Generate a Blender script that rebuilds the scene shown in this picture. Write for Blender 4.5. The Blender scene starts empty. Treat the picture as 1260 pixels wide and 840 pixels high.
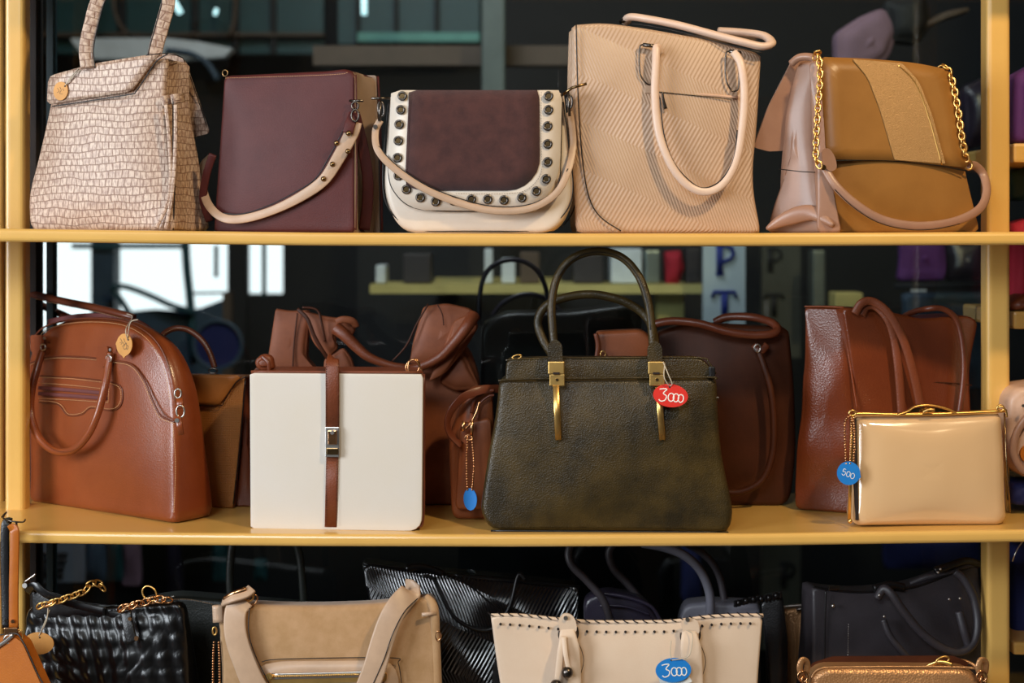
import bpy, bmesh, math, random
from mathutils import Vector, Matrix, noise
random.seed(3)
PI = math.pi
# ------------------------------------------------------------------ camera, world, light, exposure
DC = 2.2            # camera distance to the shelf's front edge (m)
F = DC / 0.0012     # focal length in pixels of the 1260 x 840 frame
HZ = 290.0          # horizon row
scene = bpy.context.scene
cam_d = bpy.data.cameras.new('camera')
cam = bpy.data.objects.new('camera', cam_d)
scene.collection.objects.link(cam)
scene.camera = cam
cam.location = (0, -DC, 0)
cam.rotation_euler = (PI / 2, 0, 0)
cam_d.sensor_width = 36
cam_d.lens = F / 1260 * 36
cam_d.shift_y = -(420 - HZ) / 1260
cam_d.clip_start = .05
cam_d.dof.use_dof = True
cam_d.dof.focus_distance = DC + .03
cam_d.dof.aperture_fstop = 2.8
w = bpy.data.worlds.new('daylight')
scene.world = w
w.use_nodes = True
wb = w.node_tree.nodes['Background']
wb.inputs['Color'].default_value = (.93, .98, 1, 1)
wb.inputs['Strength'].default_value = 1.5
scene.view_settings.view_transform = 'Standard'
scene.view_settings.look = 'None'
scene.view_settings.gamma = 1
scene.view_settings.exposure = -0.1
scene.cycles.max_bounces = 6
scene.cycles.sample_clamp_indirect = 4


def area(name, loc, target, size, energy, color, size_y=None):
    d = bpy.data.lights.new(name, 'AREA')
    d.energy = energy
    d.color = color
    d.size = size
    if size_y:
        d.shape = 'RECTANGLE'
        d.size_y = size_y
    o = bpy.data.objects.new(name, d)
    o.location = loc
    o.rotation_euler = (Vector(target) - Vector(loc)).to_track_quat('-Z', 'Y').to_euler()
    scene.collection.objects.link(o)
    return o


area('window_daylight', (-2.95, -2.1, .35), (0, .1, -.15), 1.4, 115, (.86, .93, 1.0), 1.7)
area('front_fill_light', (-1.2, -4.05, 1.78), (0, .1, -.2), 1.5, 62, (.86, .94, 1.0), 1.0)  # cool light added behind the camera for highlights and shadows
area('ceiling_lamp_warm', (1.05, -1.25, 1.45), (.3, .1, -.3), .12, 32, (1.0, .74, .42))
area('back_room_fill', (-.3, .62, 1.5), (-.1, 1.8, -.5), .5, 16, (.95, .96, 1.0))  # unseen fill light added to brighten things beyond the glass

# ------------------------------------------------------------------ helpers
COL = scene.collection


def lin(h):
    h = h.lstrip('#')
    r = []
    for i in (0, 2, 4):
        c = int(h[i:i + 2], 16) / 255
        r.append(c / 12.92 if c <= .04045 else ((c + .055) / 1.055) ** 2.4)
    return (*r, 1)


class N:
    """tiny node-tree writer"""
    def __init__(s, name):
        s.m = bpy.data.materials.new(name)
        s.m.use_nodes = True
        s.t = s.m.node_tree
        s.b = s.t.nodes['Principled BSDF']

    def n(s, kind, **kw):
        x = s.t.nodes.new(kind)
        for k, v in kw.items():
            if k.startswith('i_'):
                x.inputs[k[2:].replace('_', ' ')].default_value = v
            else:
                setattr(x, k, v)
        return x

    def l(s, a, b):
        s.t.links.new(a, b)

    def math(s, op, a, b=None, c=None):
        x = s.n('ShaderNodeMath', operation=op)
        for i, v in enumerate((a, b, c)):
            if v is None:
                continue
            if isinstance(v, (int, float)):
                x.inputs[i].default_value = v
            else:
                s.l(v, x.inputs[i])
        return x.outputs[0]


def mat(name, col, rough=.5, metal=0, coat=0, grain=(900, .15), col2=None, mscale=18, spec=.5,
        sheen=0, pattern=None, pstr=.5, wear=None):
    M = N(name)
    b = M.b
    b.inputs['Roughness'].default_value = rough
    b.inputs['Metallic'].default_value = metal
    b.inputs['Coat Weight'].default_value = coat
    b.inputs['Coat Roughness'].default_value = .12
    b.inputs['Specular IOR Level'].default_value = spec
    b.inputs['Sheen Weight'].default_value = sheen
    c1 = lin(col)
    tc = M.n('ShaderNodeTexCoord')
    vec = tc.outputs['Object']
    colout = None
    c2 = lin(col2) if col2 else tuple(x * .82 for x in c1[:3]) + (1,)
    nz = M.n('ShaderNodeTexNoise', i_Scale=mscale, i_Detail=5.0, i_Roughness=.6)
    M.l(vec, nz.inputs['Vector'])
    mr = M.n('ShaderNodeMapRange', i_From_Min=.35, i_From_Max=.65)
    M.l(nz.outputs['Fac'], mr.inputs['Value'])
    mx = M.n('ShaderNodeMix', data_type='RGBA')
    mx.inputs['A'].default_value = c1
    mx.inputs['B'].default_value = c2
    M.l(mr.outputs['Result'], mx.inputs['Factor'])
    colout = mx.outputs['Result']
    h = None
    if grain:
        g = M.n('ShaderNodeTexVoronoi', i_Scale=grain[0] * .42)
        M.l(vec, g.inputs['Vector'])
        h = M.math('MULTIPLY', g.outputs['Distance'], grain[1] * 1.1)
    uv = tc.outputs['UV']
    if pattern:
        sep = M.n('ShaderNodeSeparateXYZ')
        M.l(uv, sep.inputs[0])
        x, y = sep.outputs[0], sep.outputs[1]
    if pattern == 'croc':
        dn = M.n('ShaderNodeTexNoise', i_Scale=14.0, i_Detail=2.0)
        M.l(uv, dn.inputs['Vector'])
        dx = M.math('MULTIPLY', M.math('SUBTRACT', dn.outputs['Fac'], .5), .020)
        cb = M.n('ShaderNodeCombineXYZ')
        M.l(M.math('ADD', x, dx), cb.inputs[0])
        M.l(M.math('ADD', y, dx), cb.inputs[1])
        br = M.n('ShaderNodeTexBrick', offset=.45, i_Scale=1.0)
        br.inputs['Brick Width'].default_value = .0105
        br.inputs['Row Height'].default_value = .0112
        br.inputs['Mortar Size'].default_value = .0008
        br.inputs['Mortar Smooth'].default_value = .6
        br.inputs['Color1'].default_value = c1
        br.inputs['Color2'].default_value = c2
        br.inputs['Mortar'].default_value = lin('#9a7a68')
        M.l(cb.outputs[0], br.inputs['Vector'])
        # fine upright streaks inside every scale
        st = M.n('ShaderNodeTexNoise', i_Scale=1.0, i_Detail=2.0)
        c3 = M.n('ShaderNodeCombineXYZ')
        M.l(M.math('MULTIPLY', x, 330), c3.inputs[0])
        M.l(M.math('MULTIPLY', y, 110), c3.inputs[1])
        M.l(c3.outputs[0], st.inputs['Vector'])
        m2 = M.n('ShaderNodeMix', data_type='RGBA')
        mr2 = M.n('ShaderNodeMapRange', i_From_Min=.42, i_From_Max=.62, i_To_Max=.8)
        M.l(st.outputs['Fac'], mr2.inputs['Value'])
        M.l(mr2.outputs[0], m2.inputs['Factor'])
        M.l(br.outputs['Color'], m2.inputs['A'])
        m2.inputs['B'].default_value = lin('#93705e')
        colout = m2.outputs['Result']
        h = M.math('MULTIPLY', br.outputs['Fac'], -1.2)
    elif pattern == 'chevron':
        # ribs folded into chevrons, 4 mm apart
        f = M.math('ABSOLUTE', M.math('SUBTRACT', M.math('FRACT', M.math('MULTIPLY', M.math('ADD', y, M.math('MULTIPLY', x, .45)), 7.0)), .5))
        q = M.math('ADD', x, M.math('MULTIPLY', f, .065))
        s_ = M.math('SINE', M.math('MULTIPLY', q, 1150))
        h = M.math('MULTIPLY', s_, .5)
    elif pattern == 'dots':
        h = M.math('MULTIPLY', M.math('MULTIPLY', M.math('SINE', M.math('MULTIPLY', M.math('ADD', x, y), 1300)),
                                      M.math('SINE', M.math('MULTIPLY', M.math('SUBTRACT', x, y), 1300))), 1.0)
        rm = M.n('ShaderNodeMix', data_type='RGBA')
        M.l(M.math('MULTIPLY', M.math('GREATER_THAN', h, .25), .45), rm.inputs['Factor'])
        M.l(colout, rm.inputs['A'])
        rm.inputs['B'].default_value = tuple(x_ * .35 for x_ in c1[:3]) + (1,)
        colout = rm.outputs['Result']
    elif pattern == 'brush':
        g2 = M.n('ShaderNodeTexNoise', i_Scale=1.0, i_Detail=3.0)
        mp = M.n('ShaderNodeMapping')
        mp.inputs['Scale'].default_value = (30, 30, 300)
        M.l(vec, mp.inputs[0])
        M.l(mp.outputs[0], g2.inputs['Vector'])
        h = M.math('MULTIPLY', g2.outputs['Fac'], .4)
    if h is not None:
        bp = M.n('ShaderNodeBump')
        bp.inputs['Strength'].default_value = pstr
        bp.inputs['Distance'].default_value = .001
        M.l(h, bp.inputs['Height'])
        M.l(bp.outputs[0], b.inputs['Normal'])
        if coat:
            M.l(bp.outputs[0], b.inputs['Coat Normal'])
    M.l(colout, b.inputs['Base Color'])
    return M.m


def ray(px, py):
    return Vector(((px - 630) / F, 1, (HZ - py) / F))


def P(px, py, Y):
    return Vector((0, -DC, 0)) + ray(px, py) * (DC + Y)


Z1, Z2, Z3 = .0036, -.4416, -.862


def interp(xs, ys, x):
    if x <= xs[0]:
        return ys[0]
    for i in range(len(xs) - 1):
        if x <= xs[i + 1]:
            f = (x - xs[i]) / (xs[i + 1] - xs[i])
            f = f * f * (3 - 2 * f) if False else f
            return ys[i] + (ys[i + 1] - ys[i]) * f
    return ys[-1]


def rest_z(z, x):
    """height of the slightly sagging shelves at x"""
    if z == Z1:
        return interp([-.75, -.55, -.3, 0, .35, .75], [.0108, .0082, .0050, .0036, .0040, .0060], x)
    if z == Z2:
        return interp([-.75, -.55, -.3, 0, .35, .75], [-.4356, -.4386, -.4408, -.4416, -.4402, -.4344], x)
    return z


class Plane:
    """upright (or leaning) plane of a bag's front, through a point of the shelf"""
    def __init__(s, px, Y, z, yaw=0, lean=0):
        s.O = P(px, HZ, Y)
        s.O.z = rest_z(z, s.O.x)
        a = math.radians(yaw)
        s.u = Vector((math.cos(a), math.sin(a), 0))
        back = Vector((-math.sin(a), math.cos(a), 0))
        l = math.radians(lean)
        s.v = Vector((0, 0, 1)) * math.cos(l) + back * math.sin(l)
        s.n = -back * math.cos(l) + Vector((0, 0, 1)) * math.sin(l)
        s.back = back

    def __call__(s, px, py=None, off=0.0):
        a, b = s.ab(px, py, off)
        return s.w(a, b, off)

    def w(s, a, b, off=0.0):
        return s.O + s.u * a + s.v * b + s.n * off

    def ab(s, px, py=None, off=0.0):
        C = Vector((0, -DC, 0))
        if py is None:
            k = (px - 630) / F
            a = (k * (s.O.y + DC) - s.O.x) / (s.u.x - k * s.u.y)
            return a, 0.0
        r = ray(px, py)
        t = (s.O + s.n * off - C).dot(s.n) / r.dot(s.n)
        d = C + r * t - s.O
        return d.dot(s.u), d.dot(s.v)

    def path(s, pts, off=0.0, sm=6, closed=False):
        q = [s(p[0], p[1], p[2] if len(p) > 2 else off) for p in pts]
        return cr(q, sm, closed) if sm else q

    def outline(s, pts, seg=7):
        """pts (px, py|None[, r px]) -> filleted local polygon"""
        q = []
        for p in pts:
            a, b = s.ab(p[0], p[1])
            q.append((a, b, (p[2] if len(p) > 2 else 3) * .0012))
        return fillet(q, seg)


def fillet(q, seg=7):
    out = []
    n = len(q)
    for i in range(n):
        p0 = Vector(q[i - 1][:2]); p1 = Vector(q[i][:2]); p2 = Vector(q[(i + 1) % n][:2])
        r = q[i][2]
        d0 = p0 - p1; d2 = p2 - p1
        l0, l2 = d0.length, d2.length
        if l0 < 1e-6 or l2 < 1e-6:
            continue
        t = min(r, l0 * .49, l2 * .49)
        A = p1 + d0 * (t / l0); B = p1 + d2 * (t / l2)
        for k in range(seg + 1):
            f = k / seg
            out.append(A * (1 - f) ** 2 + p1 * 2 * f * (1 - f) + B * f * f)
    return out


def cr(pts, n=6, closed=False):
    out = []
    m = len(pts)
    rng = range(m if closed else m - 1)
    for i in rng:
        if closed:
            p0, p1, p2, p3 = pts[i - 1], pts[i], pts[(i + 1) % m], pts[(i + 2) % m]
        else:
            p0 = pts[max(i - 1, 0)]; p1 = pts[i]; p2 = pts[i + 1]; p3 = pts[min(i + 2, m - 1)]
        for k in range(n):
            t = k / n
            out.append(.5 * ((2 * p1) + (p2 - p0) * t + (2 * p0 - 5 * p1 + 4 * p2 - p3) * t * t + (3 * p1 - p0 - 3 * p2 + p3) * t ** 3))
    if not closed:
        out.append(pts[-1].copy())
    return out


def resample(poly, n):
    L = [0]
    m = len(poly)
    for i in range(m):
        L.append(L[-1] + (poly[(i + 1) % m] - poly[i]).length)
    out = []
    j = 0
    for k in range(n):
        d = L[-1] * k / n
        while L[j + 1] < d:
            j += 1
        f = (d - L[j]) / max(L[j + 1] - L[j], 1e-9)
        out.append(poly[j].lerp(poly[(j + 1) % m], f))
    return out


def newbm():
    bm = bmesh.new()
    bm.loops.layers.uv.new('uv')
    return bm


def pillow(pl, pts, depth, top=None, bulge=(.008, .004), er=.004, pinch=0, pinchf=None, sb=0, amp=0, freq=9,
           M=120, seed=0, off=0.0, sag=0, raw=None, backshift=0):
    """closed leather body: front outline on the plane, going back by depth (depth at top = top)"""
    bm = newbm()
    uvl = bm.loops.layers.uv.active
    poly = resample([Vector(p) for p in (raw if raw else pl.outline(pts))], M)
    ar = sum(poly[i - 1].x * poly[i].y - poly[i].x * poly[i - 1].y for i in range(M))
    if ar < 0:
        poly.reverse()
    xs = [p.x for p in poly]; ys = [p.y for p in poly]
    x0, x1, y0, y1 = min(xs), max(xs), min(ys), max(ys)
    c = Vector(((x0 + x1) / 2, (y0 + y1) / 2))
    top = depth if top is None else top
    nrm = []
    for i in range(M):
        t = (poly[(i + 1) % M] - poly[i - 1]).normalized()
        nrm.append(Vector((t.y, -t.x)))
    rings = []
    half = min(x1 - x0, y1 - y0) / 2
    er_ = min(er, depth * .45, max(top, .004) * .45)
    for s in (.12, .24, .36, .48, .6, .7, .8, .88, .95):
        rings.append(('f', s, 0))
    for k in range(5):
        rings.append(('r', k / 4 * PI / 2, 0))
    for k in range(1, 10):
        rings.append(('s', k / 10, 0))
    for k in range(4, -1, -1):
        rings.append(('q', k / 4 * PI / 2, 0))
    for s in (.88, .6, .3):
        rings.append(('b', s, 0))

    def dep(y):
        f = max(0, min(1, (y - y0) / (y1 - y0)))
        return depth + (top - depth) * f
    R = []
    for kind, s, _ in rings:
        row = []
        for i, p in enumerate(poly):
            toc = (c - p)
            L = toc.length
            q = p.copy(); wv = 0
            if kind == 'f' or kind == 'b':
                q = c + (p - c) * s * (1 - er_ / max(L, .001))
                xn = min(1, abs(q.x - c.x) / ((x1 - x0) / 2)); yn = min(1, abs(q.y - c.y) / ((y1 - y0) / 2))
                g = (1 - xn ** 2.4) * (1 - yn ** 2.4) * (1 - s ** 8)
                wv = bulge[0] * g if kind == 'f' else -dep(q.y) - bulge[1] * g
            elif kind in 'rq':
                q = p + toc / L * er_ * (1 - math.sin(s))
                ww = er_ * (1 - math.cos(s))
                wv = -ww if kind == 'r' else -dep(p.y) + ww
            else:
                f = s
                D = dep(p.y)
                wv = -er_ - (D - 2 * er_) * f
                tri = 1 - abs(2 * f - 1)
                lat = max(0, abs(nrm[i].x) - .3) / .7
                bf = (p.y - y0) / (y1 - y0)
                pf = pinchf(bf) if pinchf else 1
                q = p + Vector((-math.copysign(1, nrm[i].x), 0)) * pinch * tri * lat * pf
                q = q + nrm[i] * sb * math.sin(PI * f)
                if bf < .02:
                    q.y = p.y
            W = pl.w(q.x, q.y, max(wv, 0) + off) + pl.back * max(0, -wv)
            if backshift:
                W += pl.u * backshift * (-wv / max(depth, .001))
            if amp:
                bfz = min(1, max(0, (q.y - y0) / .03))
                d = noise.noise(W * freq + Vector((seed, seed * 2.3, 0))) * amp * bfz
                W += pl.n * d + pl.u * (noise.noise(W * freq + Vector((seed + 7, 0, 3))) * amp * .5 * bfz)
            ua = q.x + (math.copysign(1, q.x - c.x) * max(0, -wv) if kind in 'rsq' else 0)
            row.append((bm.verts.new(W), (ua, q.y)))
        R.append(row)

    def face(vs):
        f = bm.faces.new([v[0] for v in vs])
        f.smooth = True
        for l, v in zip(f.loops, vs):
            l[uvl].uv = v[1]
    for a, b in zip(R, R[1:]):
        for i in range(M):
            j = (i + 1) % M
            face([a[i], b[i], b[j], a[j]])
    fc = (bm.verts.new(pl.w(c.x, c.y, bulge[0] + off)), (c.x, c.y))
    bc = (bm.verts.new(pl.w(c.x, c.y, off) + pl.back * (dep(c.y) + bulge[1])), (c.x, c.y))
    for i in range(M):
        j = (i + 1) % M
        face([fc, R[0][i], R[0][j]])
        face([bc, R[-1][j], R[-1][i]])
    bmesh.ops.recalc_face_normals(bm, faces=bm.faces)
    return bm


def split(bm, pred):
    """move the faces where pred(face) holds into a new bmesh"""
    b2 = bm.copy()
    bmesh.ops.delete(b2, geom=[f for f in b2.faces if not pred(f)], context='FACES')
    bmesh.ops.delete(bm, geom=[f for f in bm.faces if pred(f)], context='FACES')
    return b2


def sheet(pl, pts, th=.0015, off=0.0, amp=0, bend=None, n=None, seg=7, raw=None):
    """flat leather piece traced on the plane, with thickness; bend(a,b)->extra offset"""
    bm = newbm()
    uvl = bm.loops.layers.uv.active
    poly = raw if raw else pl.outline(pts, seg)
    poly = [Vector(p) for p in poly]
    M = max(len(poly), 40)
    poly = resample(poly, M) if bend or amp else poly
    M = len(poly)
    c = sum(poly, Vector((0, 0))) / M
    rows = []
    scal = (.25, .5, .75, 1.0) if (bend or amp) else (1.0,)
    for side in (1, 0):
        rr = []
        for s in (scal if side else scal[::-1]):
            row = []
            for p in poly:
                q = c + (p - c) * s
                o = off + (th if side else 0)
                if bend:
                    o += bend(q.x, q.y)
                W = pl.w(q.x, q.y, o)
                if amp:
                    W += pl.n * noise.noise(W * 14) * amp
                row.append((bm.verts.new(W), (q.x, q.y)))
            rr.append(row)
        rows += rr

    def face(vs, sm=True):
        f = bm.faces.new([v[0] for v in vs])
        f.smooth = sm
        for l, v in zip(f.loops, vs):
            l[uvl].uv = v[1]
    for k, (a, b) in enumerate(zip(rows, rows[1:])):
        for i in range(M):
            j = (i + 1) % M
            face([a[i], b[i], b[j], a[j]], k != len(scal) - 1)
    if bend or amp:
        for rw, fl in ((rows[0], False), (rows[-1], True)):
            o = sum((v[0].co for v in rw), Vector()) / M
            cv = (bm.verts.new(o), (c.x, c.y))
            for i in range(M):
                j = (i + 1) % M
                face([cv, rw[j], rw[i]] if fl else [cv, rw[i], rw[j]])
    else:
        face(rows[0], False)
        face(rows[-1][::-1], False)
    bmesh.ops.recalc_face_normals(bm, faces=bm.faces)
    return bm


def sweep(bm, pts, w, t=None, ref=None, n=10, closed=False, flat=False):
    """tube or strap along world points; w full width, t full thickness across ref"""
    uvl = bm.loops.layers.uv.active or bm.loops.layers.uv.new('uv')
    m = len(pts)
    t = w if t is None else t
    ref = Vector(ref) if ref is not None else Vector((0, -1, 0))
    rows = []
    dist = 0
    prev = None
    for i, p in enumerate(pts):
        a = pts[i - 1] if (i > 0 or closed) else pts[i]
        b = pts[(i + 1) % m] if (i < m - 1 or closed) else pts[i]
        T = (b - a)
        if T.length < 1e-9:
            T = Vector((0, 0, 1))
        T.normalize()
        S = T.cross(ref)
        if S.length < .15 and prev is not None:
            S = prev - T * prev.dot(T)
        elif S.length < 1e-4:
            S = T.cross(Vector((0, 0, 1)))
            if S.length < 1e-3:
                S = Vector((1, 0, 0))
        S.normalize()
        if prev is not None and S.dot(prev) < 0:
            S = -S
        prev = S
        U = S.cross(T)
        wi = w(i / (m - 1)) if callable(w) else w
        ti = t(i / (m - 1)) if callable(t) else t
        if i:
            dist += (p - pts[i - 1]).length
        row = []
        for k in range(n):
            g = 2 * PI * (k + .5) / n
            cx, cy = math.cos(g), math.sin(g)
            if flat:
                e = .35
                cx = math.copysign(abs(cx) ** e, cx)
                cy = math.copysign(abs(cy) ** e, cy)
            row.append((bm.verts.new(p + S * cx * wi / 2 + U * cy * ti / 2), (cx * wi / 2 + wi * k * .2, dist)))
        rows.append(row)

    def face(vs, sm=True):
        f = bm.faces.new([v[0] for v in vs])
        f.smooth = sm
        for l, v in zip(f.loops, vs):
            l[uvl].uv = v[1]
    pairs = list(zip(rows, rows[1:]))
    if closed:
        pairs.append((rows[-1], rows[0]))
    for a, b in pairs:
        for k in range(n):
            j = (k + 1) % n
            face([a[k], a[j], b[j], b[k]])
    if not closed:
        face(rows[0][::-1], False)
        face(rows[-1], False)
    return bm


def tube(pts, w, t=None, ref=None, n=10, closed=False, flat=False):
    bm = newbm()
    sweep(bm, pts, w, t, ref, n, closed, flat)
    bmesh.ops.recalc_face_normals(bm, faces=bm.faces)
    return bm


def walk(path, step):
    """points at even steps along a path, with tangents"""
    out = []
    need = 0
    for a, b in zip(path, path[1:]):
        L = (b - a).length
        if L < 1e-9:
            continue
        d = need
        while d <= L:
            out.append((a.lerp(b, d / L), (b - a).normalized()))
            d += step
        need = d - L
    return out


def stitches(paths, step=.0038, dash=.0026, r=.0006):
    bm = newbm()
    for path in paths:
        for p, t in walk(path, step):
            sweep(bm, [p - t * dash / 2, p + t * dash / 2], r * 2, n=4)
    return bm


def beads(path, step=.0040, r=.0021):
    bm = newbm()
    for p, t in walk(path, step):
        bmesh.ops.create_icosphere(bm, subdivisions=1, radius=r, matrix=Matrix.Translation(p))
    for f in bm.faces:
        f.smooth = True
    return bm


def chain(path, L=.010, W=.007, r=.0012, ref=(0, -1, 0)):
    bm = newbm()
    for k, (p, t) in enumerate(walk(path, L * .68)):
        A = Vector(ref)
        S = t.cross(A)
        if S.length < 1e-3:
            S = Vector((1, 0, 0))
        S.normalize()
        S = (Matrix.Rotation((math.radians(35) if k % 2 else math.radians(-50)), 3, t) @ S)
        loop = []
        for q in range(12):
            g = 2 * PI * q / 12
            loop.append(p + t * math.cos(g) * L / 2 + S * math.sin(g) * W / 2)
        sweep(bm, loop, r * 2, ref=t.cross(S), n=5, closed=True)
    return bm


def ring(c, rx, rz, r, pl=None, n=20, rot=0):
    u = pl.u if pl else Vector((1, 0, 0)); v = Vector((0, 0, 1)); nn = pl.n if pl else Vector((0, -1, 0))
    pts = []
    for q in range(n):
        g = 2 * PI * q / n
        a, b = math.cos(g) * rx, math.sin(g) * rz
        a, b = a * math.cos(rot) - b * math.sin(rot), a * math.sin(rot) + b * math.cos(rot)
        pts.append(c + u * a + v * b)
    return tube(pts, r * 2, ref=nn, n=6, closed=True)


def boxb(bm, c, sx, sy, sz, pl=None, bev=0.0):
    """box centred on c along the plane's axes"""
    u = pl.u if pl else Vector((1, 0, 0)); v = pl.v if pl else Vector((0, 0, 1)); nn = pl.n if pl else Vector((0, -1, 0))
    m = Matrix.Identity(4)
    for i, (a, s) in enumerate(((u, sx), (-nn, sy), (v, sz))):
        for k in range(3):
            m[k][i] = a[k] * s
    m.translation = c
    r = bmesh.ops.create_cube(bm, size=1, matrix=m)
    if bev:
        es = list({e for v_ in r['verts'] for e in v_.link_edges})
        bmesh.ops.bevel(bm, geom=es, offset=bev, segments=2 if bev < .006 else 5, profile=.6, affect='EDGES')
    return bm


def box(c, sx, sy, sz, pl=None, bev=0.0):
    return boxb(newbm(), c, sx, sy, sz, pl, bev)


def ball(bm, c, r, sc=(1, 1, 1), seg=14):
    bmesh.ops.create_uvsphere(bm, u_segments=seg, v_segments=seg // 2 + 1, radius=r,
                              matrix=Matrix.Translation(c) @ Matrix.Diagonal((*sc, 1)))
    for f in bm.faces:
        f.smooth = True
    return bm


def disc(c, r, h, nn, seg=20, r2=None):
    """cylinder whose axis is nn"""
    bm = newbm()
    q = Vector(nn).to_track_quat('Z', 'Y').to_matrix().to_4x4()
    bmesh.ops.create_cone(bm, cap_ends=True, segments=seg, radius1=r, radius2=r if r2 is None else r2, depth=h,
                          matrix=Matrix.Translation(c) @ q)
    return bm


def link(name, bm, m, base=None, parent=None):
    me = bpy.data.meshes.new(name)
    if base is not None:
        bmesh.ops.translate(bm, vec=-Vector(base), verts=bm.verts)
    bm.to_mesh(me)
    bm.free()
    me.materials.append(m)
    o = bpy.data.objects.new(name, me)
    COL.objects.link(o)
    if parent:
        o.parent = parent
    elif base is not None:
        o.location = base
    return o


class T:
    """a thing: Empty at its base, parts are its children"""
    def __init__(s, name, label, cat, base, group=None):
        s.e = bpy.data.objects.new(name, None)
        s.e.empty_display_size = .02
        s.base = Vector(base)
        s.e.location = s.base
        s.e['label'] = label
        s.e['category'] = cat
        if group:
            s.e['group'] = group
        COL.objects.link(s.e)

    def part(s, name, bm, m, label=None, parent=None, kind=None):
        o = link(name, bm, m, s.base, parent or s.e)
        if label:
            o['label'] = label
        if kind:
            o['kind'] = kind
        return o


def single(name, bm, m, label, cat, base, group=None, kind=None):
    o = link(name, bm, m, base)
    o['label'] = label
    if cat:
        o['category'] = cat
    if group:
        o['group'] = group
    if kind:
        o['kind'] = kind
    return o


def struct(name, bm, m):
    o = link(name, bm, m)
    o['kind'] = 'structure'
    return o
# ------------------------------------------------------------------ materials
m_shelf = mat('yellow_painted_metal', '#e2b361', .30, coat=.45, grain=(60, .03), col2='#dbab5a', mscale=5, pstr=.1)
m_croc = mat('embossed_reptile_leather', '#d2b9a4', .42, grain=None, col2='#c8ac97', pattern='croc', pstr=.8)
m_croc_edge = mat('black_edge_paint', '#120d0d', .4, grain=None)
m_maroon = mat('maroon_leather', '#542624', .5, grain=(1100, .2), col2='#4c201f', spec=.25)
m_maroon_suede = mat('maroon_suede', '#4b2926', .95, grain=(1500, .4), col2='#3a1d1d', mscale=45, sheen=.3)
m_beige = mat('beige_leather', '#bd9c80', .42, grain=(1000, .15))
m_pinkbeige = mat('pale_beige_leather', '#dfc2ad', .38, grain=(1000, .12), col2='#dabaa4')
m_cream = mat('cream_leather', '#ddd0c1', .4, grain=(900, .1), col2='#d8c9b8')
m_chevtote = mat('ribbed_beige_leather', '#c0a084', .38, grain=None, col2='#bb9a7e', pattern='chevron', pstr=.55)
m_plainbeige = mat('smooth_beige_leather', '#cfa78c', .4, grain=(1000, .1))
m_tan = mat('tan_leather', '#9a6a32', .38, grain=(1100, .1), col2='#92642e')
m_tan_side = mat('cool_lit_tan_leather', '#a37c66', .36, grain=(1100, .1), col2='#9a735e')  # same tan, with the cool light from the left put into its colour
m_glitter = mat('metallic_tan_band', '#a88152', .34, metal=.35, grain=(2600, .7), col2='#b48d5c', mscale=400)
m_brown = mat('cognac_leather', '#8a4421', .30, coat=.2, grain=(1000, .2), col2='#7c3a1b', mscale=9)
m_brown_lt = mat('warm_brown_suede_leather', '#8c4d2c', .62, grain=(1200, .2), col2='#7c4124', mscale=25)
m_tanperf = mat('perforated_tan_leather', '#b8732f', .5, grain=None, pattern='dots', pstr=.5)
m_tanflap = mat('tan_brown_flap_leather', '#b06a2c', .45, grain=(1200, .2))
m_redbrown = mat('red_brown_leather', '#6b351f', .34, grain=(1200, .2), col2='#602d1a')
m_terracotta = mat('terracotta_leather', '#94502c', .42, grain=(1200, .2))
m_dkbrown = mat('dark_brown_leather', '#4a2412', .5, grain=(1200, .2), col2='#3e1d0d', spec=.25)
m_totebrown = mat('pebbled_brown_leather', '#76371b', .33, coat=.2, grain=(900, .45), col2='#6b3017', mscale=10)
m_white = mat('off_white_leather', '#d6cec4', .45, grain=(900, .08), col2='#d5cbbd', mscale=6)
m_trim = mat('russet_trim_leather', '#7a3d22', .45, grain=(900, .5))
m_olive = mat('mottled_olive_leather', '#463718', .38, coat=.03, grain=(1150, .8), col2='#28200f', spec=.4, mscale=16)
m_patent = mat('beige_patent_leather', '#d9b386', .14, coat=1, grain=None, col2='#d6af81', mscale=7, pstr=.0)
m_black = mat('black_leather', '#0d0c0d', .35, grain=(1000, .3), col2='#111')if False else mat('black_leather', '#0e0d0e', .35, grain=(1000, .3), col2='#131113')
m_blackpat = mat('black_patent_leather', '#070708', .3, coat=.18, grain=None, col2='#0a0a0d')
m_blackchev = mat('black_patent_ribbed', '#0a0b0f', .2, coat=1, grain=None, col2='#0a0a0d', pattern='chevron', pstr=1.0)
m_dkgreen = mat('green_black_leather', '#1c201b', .42, grain=(900, .4))
m_suedebeige = mat('beige_suede', '#b58f68', .9, grain=(1500, .35), col2='#a88258', mscale=40, sheen=.25)
m_strapbeige = mat('smooth_beige_strap', '#c4a488', .4, grain=(1000, .1))
m_creamtote = mat('cream_tote_leather', '#dcc4ac', .45, grain=(1000, .12), col2='#d9bfa6')
m_slate = mat('slate_grey_leather', '#393438', .45, grain=(1100, .25), col2='#302b2e')
m_greyblue = mat('grey_blue_leather', '#6c6b75', .42, grain=(900, .2))
m_dkpurple = mat('dark_plum_leather', '#2a2533', .3, grain=(900, .2))
m_goldleather = mat('bronze_metallic_leather', '#b98a5e', .33, metal=.45, grain=(800, .8), col2='#a97a50')
m_orange = mat('orange_leather', '#b5651f', .35, grain=(1000, .2), col2='#a95b1b')
m_gold = mat('gold_metal', '#ffcf7c', .34, metal=1, grain=None)
m_rosegold = mat('pale_gold_metal', '#e0a878', .22, metal=1, grain=None)
m_gun = mat('gunmetal', '#6a625c', .28, metal=1, grain=None)
m_silver = mat('nickel', '#cfc9c2', .32, metal=1, grain=None)
m_bronze = mat('aged_brass', '#8d7350', .25, metal=1, grain=None)
m_thread = mat('tan_thread', '#d9a877', .8, grain=None)
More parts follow.
